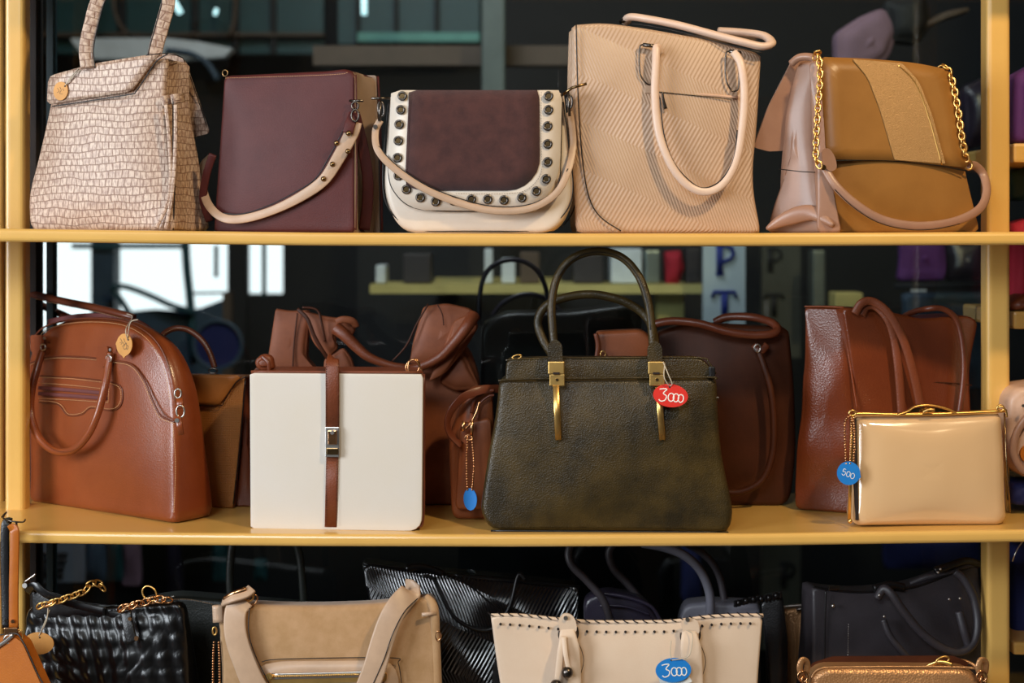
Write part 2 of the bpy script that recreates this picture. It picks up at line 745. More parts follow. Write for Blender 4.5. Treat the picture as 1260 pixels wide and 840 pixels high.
m_threaddk = mat('dark_thread', '#2a1614', .8, grain=None)
m_zip = mat('zip_tape_maroon', '#6b3330', .7, grain=None)
m_cord = mat('pale_cord', '#c9bba5', .8, grain=None)
m_tagorange = mat('orange_card', '#d99a4e', .6, grain=(200, .1))
m_tagred = mat('red_card', '#dc2f22', .45, grain=None, col2='#d82b20')
m_tagblue = mat('blue_card', '#1d7fd0', .45, grain=None, col2='#1b7acb')
m_paint = mat('white_paint_marker', '#f6efe6', .6, grain=None, col2='#f6efe6')
m_ink = mat('grey_ink', '#8a6a4a', .7, grain=None)
m_paper = mat('white_paper', '#e8e8e4', .8, grain=None)
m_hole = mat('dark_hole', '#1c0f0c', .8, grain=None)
m_rope = mat('black_lacing', '#1b1110', .6, grain=None)
# ------------------------------------------------------------------ shelf rack, glass, room
m_wall = mat('shop_wall_paint', '#6f665c', .8, grain=(60, .1), mscale=3)
m_ceil = mat('shop_ceiling', '#b9b2a6', .85, grain=None)
m_floor = mat('shop_floor_tile', '#5c5650', .5, grain=(40, .1), mscale=4)
m_dark = mat('dark_room_paint', '#16181c', .7, grain=None)


def slab(name, x0, x1, y0, y1, z0, z1, m):
    bm = newbm()
    boxb(bm, Vector(((x0 + x1) / 2, (y0 + y1) / 2, (z0 + z1) / 2)), x1 - x0, y1 - y0, z1 - z0)
    return struct(name, bm, m)


# front part of the shop (camera side): window opening in the left wall
slab('floor', -3.3, 3.3, -4.2, 4.1, -1.72, -1.66, m_floor)
slab('ceiling', -3.3, 3.3, -4.2, 4.1, 2.5, 2.56, m_ceil)
slab('wall_right', 3.2, 3.3, -4.2, 4.1, -1.66, 2.5, m_wall)
bm = newbm()
for (x0, x1, z0, z1) in ((-3.3, -2.1, -1.66, 2.5), (-.3, 3.3, -1.66, 2.5), (-2.1, -.3, -1.66, 1.15), (-2.1, -.3, 2.4, 2.5)):  # opening cut behind the added front light
    boxb(bm, Vector(((x0 + x1) / 2, -4.25, (z0 + z1) / 2)), x1 - x0, .1, z1 - z0)
struct('wall_front', bm, m_wall)
bm = newbm()
for (y0, y1, z0, z1) in ((-4.2, -3.0, -1.66, 2.5), (-1.2, 4.1, -1.66, 2.5), (-3.0, -1.2, -1.66, -.55), (-3.0, -1.2, 1.25, 2.5)):
    boxb(bm, Vector((-3.25, (y0 + y1) / 2, (z0 + z1) / 2)), .1, y1 - y0, z1 - z0)
struct('wall_left', bm, m_wall)
# rear wall; its openings stand in for bright patches reflected in the glass
YB = 3.0


def bp(px, py, Y):
    return P(px, py, Y)


def px_rect(px0, px1, py0, py1, Y):
    a = P(px0, py1, Y); b = P(px1, py0, Y)
    return a.x, b.x, a.z, b.z


ox0, ox1, oz0, oz1 = px_rect(34, 282, 296, 408, YB)
qx0, qx1, qz0, qz1 = px_rect(301, 348, 296, 362, YB)
bm = newbm()
for (x0, x1, z0, z1) in ((-3.3, ox0, -1.66, 2.5), (ox0, qx1, oz1, 1.5), (ox0, ox1, -1.66, oz0), (ox1, qx0, -1.66, oz1),
                         (qx0, qx1, -1.66, qz0), (qx1, 3.3, -1.66, 2.5)):
    boxb(bm, Vector(((x0 + x1) / 2, YB + .05, (z0 + z1) / 2)), x1 - x0, .1, z1 - z0)
struct('wall_rear', bm, m_dark)
# partition strips beside the glass, so that the two rooms are parted
m_part = mat('partition_dark_brown', '#2a211d', .7, grain=None)
slab('trim_1', -3.2, -.815, .35, .39, -1.66, 2.5, m_part)
slab('trim_2', 1.25, 3.2, .47, .51, -1.66, 2.5, m_part)
# glass pane behind the rack
G = N('tinted_glass')
G.t.nodes.remove(G.b)
out = G.t.nodes['Material Output']
tr = G.n('ShaderNodeBsdfTransparent')
tr.inputs[0].default_value = (.90, .955, .955, 1)
gl = G.n('ShaderNodeBsdfGlossy')
gl.inputs['Roughness'].default_value = .02
fr = G.n('ShaderNodeFresnel', i_IOR=1.45)
mxs = G.n('ShaderNodeMixShader')
G.l(fr.outputs[0], mxs.inputs[0])
G.l(tr.outputs[0], mxs.inputs[1])
G.l(gl.outputs[0], mxs.inputs[2])
G.l(mxs.outputs[0], out.inputs[0])
m_glass = G.m
bm = newbm()
boxb(bm, Vector((.2175, .372, -.2)), 2.07, .006, 2.4)
struct('window_1', bm, m_glass)
m_gframe = mat('dark_teal_window_frame', '#163036', .5, grain=None)
slab('trim_3', -.80, -.789, .36, .385, -1.4, 1.0, m_gframe)

# rack
def shelf_bm(x0, x1, y0, y1, zb, zt, bev=.0085):
    bm = newbm()
    return boxb(bm, Vector(((x0 + x1) / 2, (y0 + y1) / 2, (zb + zt) / 2)), x1 - x0, y1 - y0, zt - zb, bev=bev)


X0, X1 = -1.35, 1.35
for zb, zt, lb in ((Z1 - .0196, Z1, 'yellow metal shelf at eye level carrying the five beige and maroon bags'),
                   (Z2 - .0186, Z2, 'yellow metal shelf in the middle carrying the olive and off-white bags'),
                   (Z3 - .028, Z3, 'yellow metal shelf at the bottom under the black and cream bags'),
                   (.46, .483, 'yellow metal shelf above the top row of bags')):
    sbm = shelf_bm(X0, X1, 0, .345, zb, zt)
    cuts = [-1.0, -.75, -.65, -.55, -.42, -.3, -.15, 0, .17, .35, .5, .65, .75, 1.0]
    for cx in cuts:
        bmesh.ops.bisect_plane(sbm, geom=sbm.verts[:] + sbm.edges[:] + sbm.faces[:], plane_co=(cx, 0, 0), plane_no=(1, 0, 0))
    for v in sbm.verts:
        v.co.z += rest_z(zt, v.co.x) - zt
    single('rack_shelf', sbm, m_shelf, lb, 'shelf', (0, 0, zb), 'shelves of the yellow rack')


def post_bm(px0, px1, Y, dY):
    a = P(px0, HZ, Y).x; b = P(px1, HZ, Y).x
    bm = newbm()
    return boxb(bm, Vector(((a + b) / 2, Y + dY / 2, -.45)), b - a, dY, 2.42, bev=.010)


for (p0, p1, Y, dY, lb) in ((5, 30, .17, .035, 'yellow upright rack post beside the reptile-embossed satchel'),
                            (1215, 1244, .15, .04, 'yellow upright rack post behind the patent clutch'),
                            (-40, 3, .24, .03, 'yellow rear rack post cut by the left edge of the picture')):
    single('rack_post', post_bm(p0, p1, Y, dY), m_shelf, lb, 'post', (P((p0 + p1) / 2, HZ, Y).x, Y, -1.66), 'posts of the yellow rack')

# neighbouring rack seen past the right post
for py0, py1, lb in ((176, 200, 'topmost yellow shelf of the neighbouring rack under purple cloth'),
                     (383, 405, 'yellow shelf of the neighbouring rack under the crimson cloth'),
                     (790, 806, 'lowest yellow shelf of the neighbouring rack under navy cloth')):
    zt = P(1250, py0, .18).z; zb = P(1250, py1, .18).z
    single('rack_shelf', shelf_bm(P(1247, 300, .18).x, 1.7, .18, .45, zb, zt, .005), m_shelf, lb, 'shelf', (1.3, .3, zb))
# ------------------------------------------------------------------ shared bag pieces
def pe(pl, px, py, off=0.0):
    return pl(px, py, off)


def hang_tag(label, pl, c, rx, ry, off, m, cords, text=None, notch=None, rot=0, m_text=None, tw=.0012, group=None,
             bead=False, tsize=1.0, cordr=.0008, hole=None):
    """price tag: a card disc with a hole eyelet, cords up to the bag, hand-written digits"""
    C0 = pl(*c, off)
    t = T('price_tag', label, 'tag', C0, group)
    pts = []
    for k in range(40):
        g = 2 * PI * k / 40
        a, b = math.cos(g) * rx * .0012, math.sin(g) * ry * .0012
        if notch:
            for (ng, nd) in notch:
                d = (g - ng + PI) % (2 * PI) - PI
                f = 1 + nd * math.exp(-(d / .13) ** 2)
                a *= f; b *= f
        a, b = a * math.cos(rot) - b * math.sin(rot), a * math.sin(rot) + b * math.cos(rot)
        pts.append(Vector((a, b)))
    a0, b0 = pl.ab(*c, off)
    poly = [p + Vector((a0, b0)) for p in pts]
    t.part('card', sheet(pl, None, .0012, off, raw=poly), m)
    if hole:
        t.part('eyelet', disc(pl(*hole, off + .0013), .0013, .0008, pl.n, 12), m_hole)
    for cd in cords:
        path = [pl(p[0], p[1], p[2] if len(p) > 2 else off + .001) for p in cd]
        path = cr(path, 8)
        if bead:
            t.part('ball_chain', beads(path), m_rosegold, kind='stuff')
        else:
            bm = tube(path, cordr * 2, n=5)
            t.part('cord', bm, m_cord)
    if text:
        bm = newbm()
        for stroke in text:
            q = []
            for (a, b) in stroke:
                a *= tsize; b *= tsize
                a, b = a * math.cos(rot) - b * math.sin(rot), a * math.sin(rot) + b * math.cos(rot)
                q.append(pl.w(a0 + a * .0012, b0 + b * .0012, off + .0014))
            sweep(bm, cr(q, 6), tw, .0003, ref=pl.n, n=6)
        t.part('handwriting', bm, m_text or m_paint)
    return t


def zero(cx, cy, w, h):
    return [(cx + math.cos(g) * w, cy + math.sin(g) * h) for g in [PI / 2 + 2 * PI * k / 10 for k in range(11)]]


T3000 = [[(-14, 6.5), (-9, 7.5), (-5, 7), (-9, 2), (-5, -1), (-6, -6), (-11, -8), (-14, -6)],
         zero(1, -2, 3.6, 5.0), zero(7, -2, 3.4, 5.0), zero(13, -2.2, 3.2, 4.8)]


def piping(pl, pts, w=.002, off=.0, sm=6):
    return tube(pl.path(pts, off, sm), w, n=6)


def studs(t, pl, pts, r, off, m, name='stud', parent=None):
    for p in pts:
        bm = newbm()
        ball(bm, pl(p[0], p[1], off), r, seg=10)
        t.part(name, bm, m, parent=parent)


# ------------------------------------------------------------------ 1 reptile satchel
pl = Plane(212, .045, Z1, -17, 2)
t = T('satchel', 'pale reptile-embossed satchel with top flap and upright handle beside the left post', 'handbag', pl(120, None))
body = [(68, 92, 8), (205, 70, 8), (201, 130, 20), (208, 200, 30), (214, None, 6), (36, None, 12), (33, 240, 30), (46, 190, 40), (60, 130, 30)]
bm = pillow(pl, body, .115, .075, (.012, .006), .008, pinch=.028, pinchf=lambda b: .25 + .75 * b, amp=.003)
t.part('body', bm, m_croc)
fl = t.part('flap', sheet(pl, [(66, 95, 8), (120, 80, 10), (206, 66, 4), (196, 74, 4), (167, 114, 8), (64, 130, 4)], .003, .009,
                     bend=lambda a, b: 0.002), m_croc)
t.part('edge_piping', piping(pl, [(64, 131), (110, 124), (160, 116), (167, 113), (180, 94), (193, 75), (207, 66)], .002, .014, 4), m_croc_edge, parent=fl)
# side gusset: drawstring strap with two tabs, rear flap hanging behind
sg = Plane(232, .10, Z1, -62, 4)
rp1 = Plane(240, .16, Z1, -8, 0)
t.part('rear_flap', sheet(rp1, [(188, 68, 3), (214, 65, 10), (228, 73, 8), (259, 164, 6), (234, 170, 4), (200, 100, 6)], .003, 0), m_croc)
t.part('rear_flap_edge', tube(cr([P(180, 68, .04), P(205, 66, .045), P(222, 70, .10), P(228, 78, .14), P(243, 120, .152), P(257, 164, .155)], 6), .0016, n=6), m_croc_edge)
for (x, y, x2) in ((200, 122, 212), (212, 120, 226)):
    t.part('strap_keeper', tube([P(x, y + 2, .050), P(x2, y, .070)], .015, .006, ref=(.6, -.8, 0), n=8, flat=True), m_croc)
for q in ([(204, 128), (208, 170), (210, 215), (206, 250), (192, 281)], [(216, 128), (216, 170), (214, 215), (210, 250), (204, 281)]):
    t.part('drawstring', tube(cr([P(a, b, .043) for a, b in q], 6), .0055, .003, n=8, flat=True), m_croc)
t.part('drawstring', tube(cr([P(213, 120, .05), P(213, 180, .05), P(215, 230, .05), P(213, 283, .05)], 6), .002, n=6), m_croc_edge)
hp = [(108, 84), (106, 60), (112, 30), (121, 0), (140, -30), (170, -38), (198, -18), (207, 0), (200, 30), (193, 55), (190, 68)]
h1 = [P(x, y, .075 + .01 * (i / 10)) for i, (x, y) in enumerate(hp)]
t.part('handle', tube(cr(h1, 6), .0215, .006, ref=(.2, -1, 0), n=10, flat=True), m_croc)
t.part('handle_edge', tube(cr([P(x - 8 if i > 5 else x + 9, y, .071 + .01 * (i / 10)) for i, (x, y) in enumerate(hp)], 6), .002, n=6), m_croc_edge)
hang_tag('small orange round tag on the reptile-embossed satchel', pl, (75, 112), 10.5, 12, .016, m_tagorange,
         [[(80, 105), (88, 94, .018), (97, 84, .014)], [(80, 105), (92, 92, .018), (100, 86, .014)]], hole=(80, 106),
         text=[[(-5, 4), (-2, 0), (-5, -2)], [(-1, 5), (1, 1), (-1, -3), (3, -4)], [(3, 3), (5, 0)]], m_text=m_ink, tw=.0008)

m_sidebeige = mat('taupe_leather', '#9c8470', .45, grain=(1000, .1))
# ------------------------------------------------------------------ 2 maroon bucket bag
pl = Plane(437, .05, Z1, -14, 0)
t = T('shoulder_bag', 'maroon smooth bucket bag with studded beige strap beside the reptile satchel', 'handbag', pl(350, None))
body = [(275, 93, 6), (405, 87, 20), (425, 84, 10), (437, 90, 6), (437, None, 5), (262, None, 5)]
bm = pillow(pl, body, .11, .10, (.006, .004), .006, pinch=.014, amp=.0015)
sd = split(bm, lambda f: (f.normal.dot(pl.u) > .75))
t.part('body', bm, m_maroon)
t.part('side_panel', sd, m_sidebeige, label='beige side panel')
t.part('rear_panel', sheet(Plane(466, .145, Z1, -14), [(430, 93, 6), (464, 93, 4), (468, None, 3), (430, None, 3)], .004, .0), m_sidebeige, label='beige rear panel')
t.part('edge_piping', tube(cr([P(465, 94, .143), P(468, 160, .143), P(470, 284, .143)], 4), .004, n=6), m_maroon)
t.part('edge_piping', tube(cr([P(438, 92, .047), P(439, 180, .047), P(438, 283, .047)], 4), .0022, n=6), m_maroon)
t.part('stitching', stitches([pl.path([(278, 96), (405, 92), (428, 89)], .0075, 6)], r=.0004), m_thread, kind='stuff')
so = .014
sp = [(436, 150, .008), (432, 165, .010), (416, 195, so), (398, 222, so), (370, 242, so), (335, 259, so), (300, 269, so), (275, 268, so), (258, 254, .006), (250, 232, -.02), (250, 205, -.05), (262, 192, -.08)]
P2 = [pl(*p) for p in sp]
st = t.part('strap', tube(cr(P2, 7), lambda f: .024 - .011 * min(1, f / .45), .0035, ref=(0, -1, .1), n=10, flat=True), m_beige, label='beige strap')
t.part('strap_edge', tube(cr([pl(*p) for p in [(426, 150, .008), (420, 165, .012), (404, 195, .013), (388, 220, .013), (362, 237, .013), (330, 253, .013), (298, 263, .013), (274, 262, .013)]], 7), .002, n=6), m_croc_edge, parent=st)
studs(t, pl, [(414, 176), (428, 186), (409, 202), (398, 220)], .0042, .017, m_bronze, parent=st)
t.part('strap_tab', tube(cr([pl(436, 140, .006), pl(431, 152, .014), pl(428, 164, .016)], 5), .016, .004, n=10, flat=True), m_maroon, label='maroon tab')
studs(t, pl, [(429, 164)], .0045, .019, m_bronze)
t.part('back_strap', tube(cr([P(436, 140, .05), P(445, 175, .07), P(452, 215, .09), P(452, 250, .10), P(448, 283, .10)], 6), .018, .004, ref=(.5, -1, 0), flat=True), m_maroon)
t.part('back_strap', tube(cr([P(262, 190, .10), P(254, 215, .11), P(250, 245, .12), P(258, 272, .13)], 6), .012, .004, ref=(0, -1, 0), flat=True), m_maroon)
t.part('snap_hook', ring(P(437, 142, .035), .0055, .009, .0016), m_gun)
t.part('hook_bar', tube([P(430, 124, .045), P(447, 124, .04)], .004, n=8), m_gun)
t.part('hook_ring', ring(P(437, 130, .04), .005, .006, .0016), m_gun)
t.part('rear_loop', ring(P(277, 90, .12), .004, .005, .0012), m_bronze)

# ------------------------------------------------------------------ 3 saddle bag
pl = Plane(690, .03, Z1, -3, 0)
t = T('saddle_bag', 'cream saddle bag with dark suede flap framed by round grommets', 'handbag', pl(585, None))
body = [(480, 113, 6), (692, 113, 6), (700, 200, 30), (706, 240, 20), (686, None, 40), (492, None, 40), (471, 240, 24), (475, 170, 30)]
t.part('body', pillow(pl, body, .085, .06, (.010, .006), .010, sb=.002), m_cream)
t.part('edge_piping', piping(pl, [(478, 125), (473, 180), (471, 225), (476, 252), (492, 272), (515, 283.2), (580, 284), (660, 283.2), (685, 272), (701, 252), (705, 225), (700, 180), (693, 125)], .0022, -.003), m_croc_edge)
t.part('edge_piping', tube(cr([P(696, 118, .10), P(706, 170, .10), P(712, 225, .10), P(704, 262, .09), P(690, 280, .08)], 6), .002, n=6), m_croc_edge)
ofl = [(483, 112, 4), (692, 112, 4), (689, 218, 30), (662, 259, 45), (505, 259, 45), (478, 222, 25)]
bend = lambda a, b: .006 * max(0, 1 - ((b - .12) / .14) ** 2)
fl = t.part('flap', sheet(pl, ofl, .003, .008, bend=bend), m_cream, label='cream flap with dark suede centre')
t.part('flap_edge', piping(pl, [(483, 114), (479, 180), (478, 215), (485, 236), (505, 254), (540, 259.5), (600, 260), (650, 259.5), (673, 246), (687, 226), (690, 200), (692, 114)], .0016, .010), m_croc_edge, parent=fl)
t.part('suede_panel', sheet(pl, [(505, 112, 3), (664, 112, 3), (665, 212, 30), (640, 235, 40), (520, 235, 10), (500, 230, 8)], .0018, .0108, bend=bend), m_maroon_suede, parent=fl, label='dark maroon suede centre panel')
t.part('stitching', stitches([pl.path([(504, 114), (503, 180), (500, 226)], .0185, 6), pl.path([(666, 114), (666, 180), (666, 212), (650, 232), (625, 238), (560, 238)], .0185, 6)], r=.00035), m_threaddk, parent=fl, kind='stuff')
grom = [(495, 118), (493, 135), (491, 153), (490, 173), (489, 194), (490, 216), (500, 233), (517, 243), (536, 248), (558, 247), (580, 245), (600, 245), (620, 246), (642, 243), (660, 235), (672, 220), (674, 199), (674, 177), (674, 155), (675, 135), (675, 118)]
g0 = None
for (x, y) in grom:
    c = pl(x, y, .0185 if y < 225 else .0175)
    if g0 is None:
        bmg = newbm()
        lp = [pl.u * math.cos(2 * PI * k / 16) * .0055 + Vector((0, 0, 1)) * math.sin(2 * PI * k / 16) * .0055 for k in range(16)]
        sweep(bmg, lp, .004, .003, ref=pl.n, n=6, closed=True)
        pass
        g0 = link('grommet', bmg, m_gun, None, t.e)
        g0.location = c - t.base
        e0 = link('grommet_centre', disc(Vector((0, 0, 0)), .0045, .001, pl.n, 14), m_bronze, None, g0)
    else:
        o = g0.copy(); COL.objects.link(o); o.location = c - t.base
        o2 = e0.copy(); COL.objects.link(o2); o2.parent = o
sp = [(468, 148, .008), (462, 162, .010), (465, 185, .018), (485, 207, .020), (520, 231, .022), (560, 248, .022), (605, 259, .022), (650, 257, .022), (682, 240, .020), (698, 213, .014), (705, 180, -.005), (703, 150, -.01), (700, 138, -.01)]
st = t.part('strap', tube(cr([pl(*p) for p in sp], 7), .0105, .004, ref=(0, -1, .1), n=10, flat=True), m_beige, label='beige shoulder strap')
t.part('strap_edge', tube(cr([pl(x + .8, y - 5.5, o) for x, y, o in sp[2:10]], 7), .0016, n=6), m_croc_edge, parent=st)
t.part('side_bar', tube([pl(457, 121, .008), pl(480, 121, .0)], .0042, n=8), m_gun)
t.part('snap_hook', ring(pl(469, 134, .010), .0045, .011, .0018, rot=.1), m_gun)
t.part('hook_swivel', tube([pl(468, 124, .010), pl(467, 149, .012)], .005, n=8), m_gun)
t.part('strap_stud', disc(pl(462, 156, .014), .0035, .003, (0, -1, 0), 12), m_gun)
t.part('side_bar', tube([pl(690, 118, .002), pl(704, 108, .006), pl(722, 103, .008)], .0045, n=8), m_bronze)
t.part('snap_hook', ring(pl(701, 125, .008), .004, .010, .0017), m_gun)
t.part('hook_swivel', tube([pl(699, 113, .008), pl(701, 143, .008)], .0045, n=8), m_gun)

# ------------------------------------------------------------------ 4 ribbed tote
pl = Plane(762, .055, Z1, 3, 1)
t = T('tote_bag', 'tall beige tote with ribbed chevron texture and two rolled handles', 'handbag', pl(820, None))
body = [(704, 30, 4), (745, 27, 20), (800, 35, 20), (880, 50, 20), (938, 66, 6), (932, 150, 30), (926, 225, 30), (937, None, 5), (709, None, 8), (704, 200, 30), (703, 100, 30)]
t.part('body', pillow(pl, body, .10, .06, (.010, .006), .008, pinch=.025, amp=.003, seed=4), m_chevtote)
sp_ = [P(706, 30, .05), P(707, 120, .055), P(710, 200, .06), P(716, 283, .07)]
t.part('edge_piping', tube(pl.path([(709, 30), (711, 110), (716, 190), (724, 240), (738, 266), (764, 284)], .0055, 6), .0022, n=6), m_croc_edge)
t.part('seam', tube(pl.path([(795, 109), (840, 114), (908, 120)], .0075, 6), .005, .0035, n=8), m_plainbeige)
t.part('zip', tube(pl.path([(800, 112), (850, 117), (906, 122)], .0105, 6), .0018, n=6), m_gun)
t.part('zip_pull', tube(pl.path([(815, 113), (816, 122), (819, 134)], .016, 4), lambda f: .003 + .003 * f, .003, n=8), m_gun)
t.part('zip_patch', box(pl(798, 110, .010), .012, .003, .012, pl, .001), m_strapbeige)
# front handle
sp = [(812, 66, .012), (808, 58, .020), (807, 80, .026), (806, 120, .028), (811, 165, .030), (827, 205, .032), (848, 229, .032), (870, 236, .032), (890, 226, .032), (905, 200, .031), (913, 160, .030), (916, 115, .028), (912, 80, .024), (903, 64, .014)]
hd = t.part('handle', tube(cr([pl(*p) for p in sp], 7), .0125, .008, ref=(0, -1, 0), n=12), m_pinkbeige)
t.part('handle_edge', tube(cr([pl(x + (6 if x < 860 else -6) * (1 if y < 200 else .4), y - (5 if y > 190 else 0), o + .001) for x, y, o in sp[3:11]], 7), .002, n=6), m_croc_edge, parent=hd)
for ox in (0, 106):
    oy = 9 if ox else 0
    lp = [(787, 60), (791, 55), (802, 56), (805, 62), (805, 95), (800, 104), (793, 100), (787, 88)]
    if ox:
        lp = [(893, 68), (897, 63), (906, 64), (909, 70), (909, 105), (905, 112), (899, 110), (893, 96)]
    hw = t.part('handle_ring', tube(pl.path(lp, .012, 4, True), .0028, n=6, closed=True), m_gun)
    t.part('handle_clasp', tube([pl(lp[1][0], lp[1][1], .014), pl(lp[2][0] + 6, lp[2][1] + 1, .016)], .006, n=8), m_gun, parent=hw)
# rear handle falling over the top
sp = [(770, 27, -.085), (776, 21, -.06), (800, 24, -.04), (835, 31, -.02), (880, 43, .0), (915, 52, .012), (938, 57, .014), (949, 53, .006), (940, 44, -.02), (915, 40, -.05), (885, 38, -.075)]
hd = t.part('handle', tube(cr([pl(x, y, o) for x, y, o in sp], 7), .0155, .012, ref=(0, 0, 1), n=12), m_pinkbeige)
t.part('handle_edge', tube(cr([pl(x, y + 8, o + .004) for x, y, o in sp[1:7]], 7), .0016, n=6), m_croc_edge, parent=hd)
t.part('handle_clasp', tube([pl(763, 27, -.075), pl(774, 22, -.065)], .007, n=8), m_gun)

# ------------------------------------------------------------------ 5 tan folded bag with chain
pl = Plane(1022, .035, Z1, 12, 4)
t = T('shoulder_bag', 'tan fold-over bag with gold chain and shiny centre band', 'handbag', pl(1100, None))
body = [(1003, 70, 5), (1060, 73, 20), (1120, 78, 20), (1165, 88, 12), (1180, 150, 30), (1190, 215, 30), (1207, None, 10), (1012, None, 14), (1010, 200, 30), (1004, 140, 30)]
gus = lambda b: .3 + .9 * b
bm = pillow(pl, body, .125, .012, (.010, .006), .006, pinch=.03, pinchf=lambda b: 1 - b, amp=.002, seed=9)
sd = split(bm, lambda f: f.normal.dot(pl.u) < -.5)
t.part('body', bm, m_tan)
t.part('gusset', sd, m_tan_side)
# pleated left gusset: two soft folds from the top to the bottom corners
g5 = Plane(1008, .05, Z1, -38, 0)
t.part('gusset', pillow(g5, [(984, 76, 6), (1004, 73, 5), (1008, 200, 20), (1014, None, 4), (943, None, 5), (960, 250, 16), (958, 205, 20), (968, 130, 30)], .02, .01, (.010, .004), .008, amp=.008, freq=10, seed=6, M=100), m_tan_side)
g6 = Plane(1012, .028, Z1, -10, 0)
t.part('gusset', pillow(g6, [(996, 75, 5), (1009, 72, 5), (1012, 195, 20), (1028, 262, 12), (1036, None, 4), (1006, None, 5), (1003, 235, 20), (999, 150, 20)], .018, .012, (.006, .003), .008, M=100), m_tan_side)
t.part('gusset_fold', tube(cr([P(944, 281, .075), P(970, 268, .058), P(1000, 262, .04), P(1026, 278, .022)], 6), lambda f: .006 + .02 * math.sin(PI * f), .012, n=12), m_tan_side)
t.part('fold_roll', tube(cr([P(974, 78, .065), P(983, 71, .055), P(996, 70, .045), P(1006, 74, .035)], 5), .012, .012, n=10), m_tan_side)
bl = Plane(985, .12, Z1, 10, -8)
t.part('rear_flap', sheet(bl, [(976, 70, 6), (998, 68, 4), (985, 184, 4), (945, 186, 4), (926, 181, 5), (945, 130, 8)], .004, .0), m_tan_side)
t.part('gusset_seam', tube([P(958, 208, .045), P(985, 211, .03), P(1003, 212, .018)], .0016, n=6), m_croc_edge)
bw = lambda a, b: .002
t.part('front_flap', sheet(pl, [(1004, 72, 6), (1060, 74, 20), (1120, 79, 20), (1164, 88, 10), (1178, 150, 30), (1188, 208, 6), (1100, 199, 10), (1012, 197, 4)], .003, .009, bend=bw), m_tan)
t.part('flap_edge', piping(pl, [(1018, 198), (1060, 197), (1100, 198), (1150, 203), (1188, 210)], .0022, .013), m_croc_edge)
t.part('stitching', stitches([pl.path([(1018, 194), (1060, 193), (1100, 194), (1150, 199), (1186, 205)], .0125, 6)], r=.0005), m_thread, kind='stuff')
t.part('centre_band', sheet(pl, [(1043, 75, 3), (1104, 80, 3), (1124, 101, 9), (1140, 141, 9), (1157, 203, 2), (1095, 198, 2), (1077, 136, 9), (1062, 97, 9)], .0016, .0145), m_glitter, label='shiny metallic band down the flap')
t.part('band_trim', tube(pl.path([(1105, 80), (1126, 102), (1142, 142), (1159, 203)], .0160, 6), .0022, n=5), m_gold)
t.part('chain', chain(cr([P(1003, 70, .02), P(1007, 66, .012), P(1009, 95, .010), P(1006, 140, .006), P(1004, 190, .004), P(1008, 203, .002)], 8), .0125, .009, .0015), m_gold, kind='stuff')
t.part('chain', chain(cr([pl(1152, 88, .0), pl(1163, 82, .012), pl(1172, 100, .016), pl(1179, 135, .018), pl(1184, 170, .018), pl(1190, 200, .014)], 8), .0125, .009, .0015), m_gold, kind='stuff')
t.part('strap_tab', sheet(pl, [(1003, 186, 6), (1012, 184, 5), (1020, 196, 6), (1022, 210, 6), (1013, 214, 5), (1005, 205, 5)], .004, .020), m_tan_side)
t.part('tab_rivet', disc(pl(1013, 206, .026), .004, .003, pl.n, 14), m_bronze)
sp = [(1014, 206, .016), (1028, 228, .026), (1050, 249, .032), (1080, 268, .036), (1115, 277, .038), (1150, 277, .038), (1182, 270, .034), (1206, 256, .024), (1214, 236, .008), (1210, 215, -.01), (1200, 204, -.006), (1192, 204, .006)]
st = t.part('strap', tube(cr([pl(*p) for p in sp], 7), .0135, .007, ref=(0, -1, 0), n=12), m_tan_side)
t.part('strap_edge', tube(cr([pl(x - 1, y + 5, o + .003) for x, y, o in sp[1:7]], 7), .0012, n=5), m_croc_edge, parent=st)
t.part('strap_ring', ring(pl(1192, 203, .012), .006, .007, .0016, pl), m_gold)
# ------------------------------------------------------------------ 6 cognac dome satchel
pl = Plane(204, .075, Z2, -33, 3)
t = T('dome_satchel', 'cognac brown dome satchel with zipped front pocket beside the left post', 'handbag', pl(120, None))
body = [(33, 430, 30), (58, 400, 30), (105, 392, 30), (158, 397, 40), (196, 424, 40), (213, 470, 50), (217, 530, 40), (216, None, 10), (33, None, 10)]
DT = .085
t.part('body', pillow(pl, body, DT, DT * .45, (.010, .006), .012, sb=.003, amp=.003, seed=2), m_brown)
t.part('edge_piping', tube(pl.path([(33, 600), (33, 436), (44, 412), (62, 399), (105, 391.5), (156, 396), (190, 417), (208, 452), (215, 500), (217, 560), (216, 625)], -.006, 6), .003, n=6), m_redbrown)
t.part('zip', tube(pl.path([(60, 396), (105, 389), (160, 393), (196, 417), (213, 452), (221, 500)], -.045, 6), .010, .004, ref=pl.n, n=8, flat=True), m_zip)
t.part('edge_piping', tube(pl.path([(150, 390), (175, 398), (200, 420), (215, 450), (224, 500)], -.03, 6), .003, n=6), m_redbrown)
S = []
for q in ([(36, 598), (36, 438), (48, 414), (66, 402), (105, 396), (152, 400), (184, 420), (202, 455), (209, 492)],
          [(34, 450), (60, 441), (100, 441), (135, 445), (160, 450), (175, 468), (186, 494), (196, 513), (215, 521)],
          [(48, 464), (90, 466), (132, 471), (146, 476), (149, 488), (145, 499), (135, 503), (112, 500), (100, 508), (84, 509), (75, 498), (64, 494), (48, 493)],
          [(48, 471), (90, 474), (134, 479)], [(48, 490), (90, 492), (133, 495)], [(134, 479), (133, 495)],
          [(213, 524), (216, 570), (214, 632)]):
    S.append(pl.path(q, .0115 if q[0][0] != 36 and q[0][0] != 213 else .004, 6))
t.part('stitching', stitches(S, .0036, .0025, .00055), m_thread, kind='stuff')
t.part('seam', tube(pl.path([(34, 448), (60, 439), (100, 439), (135, 443), (161, 448), (177, 467), (188, 493), (198, 511), (215, 519)], .0085, 6), .003, n=6), m_redbrown)
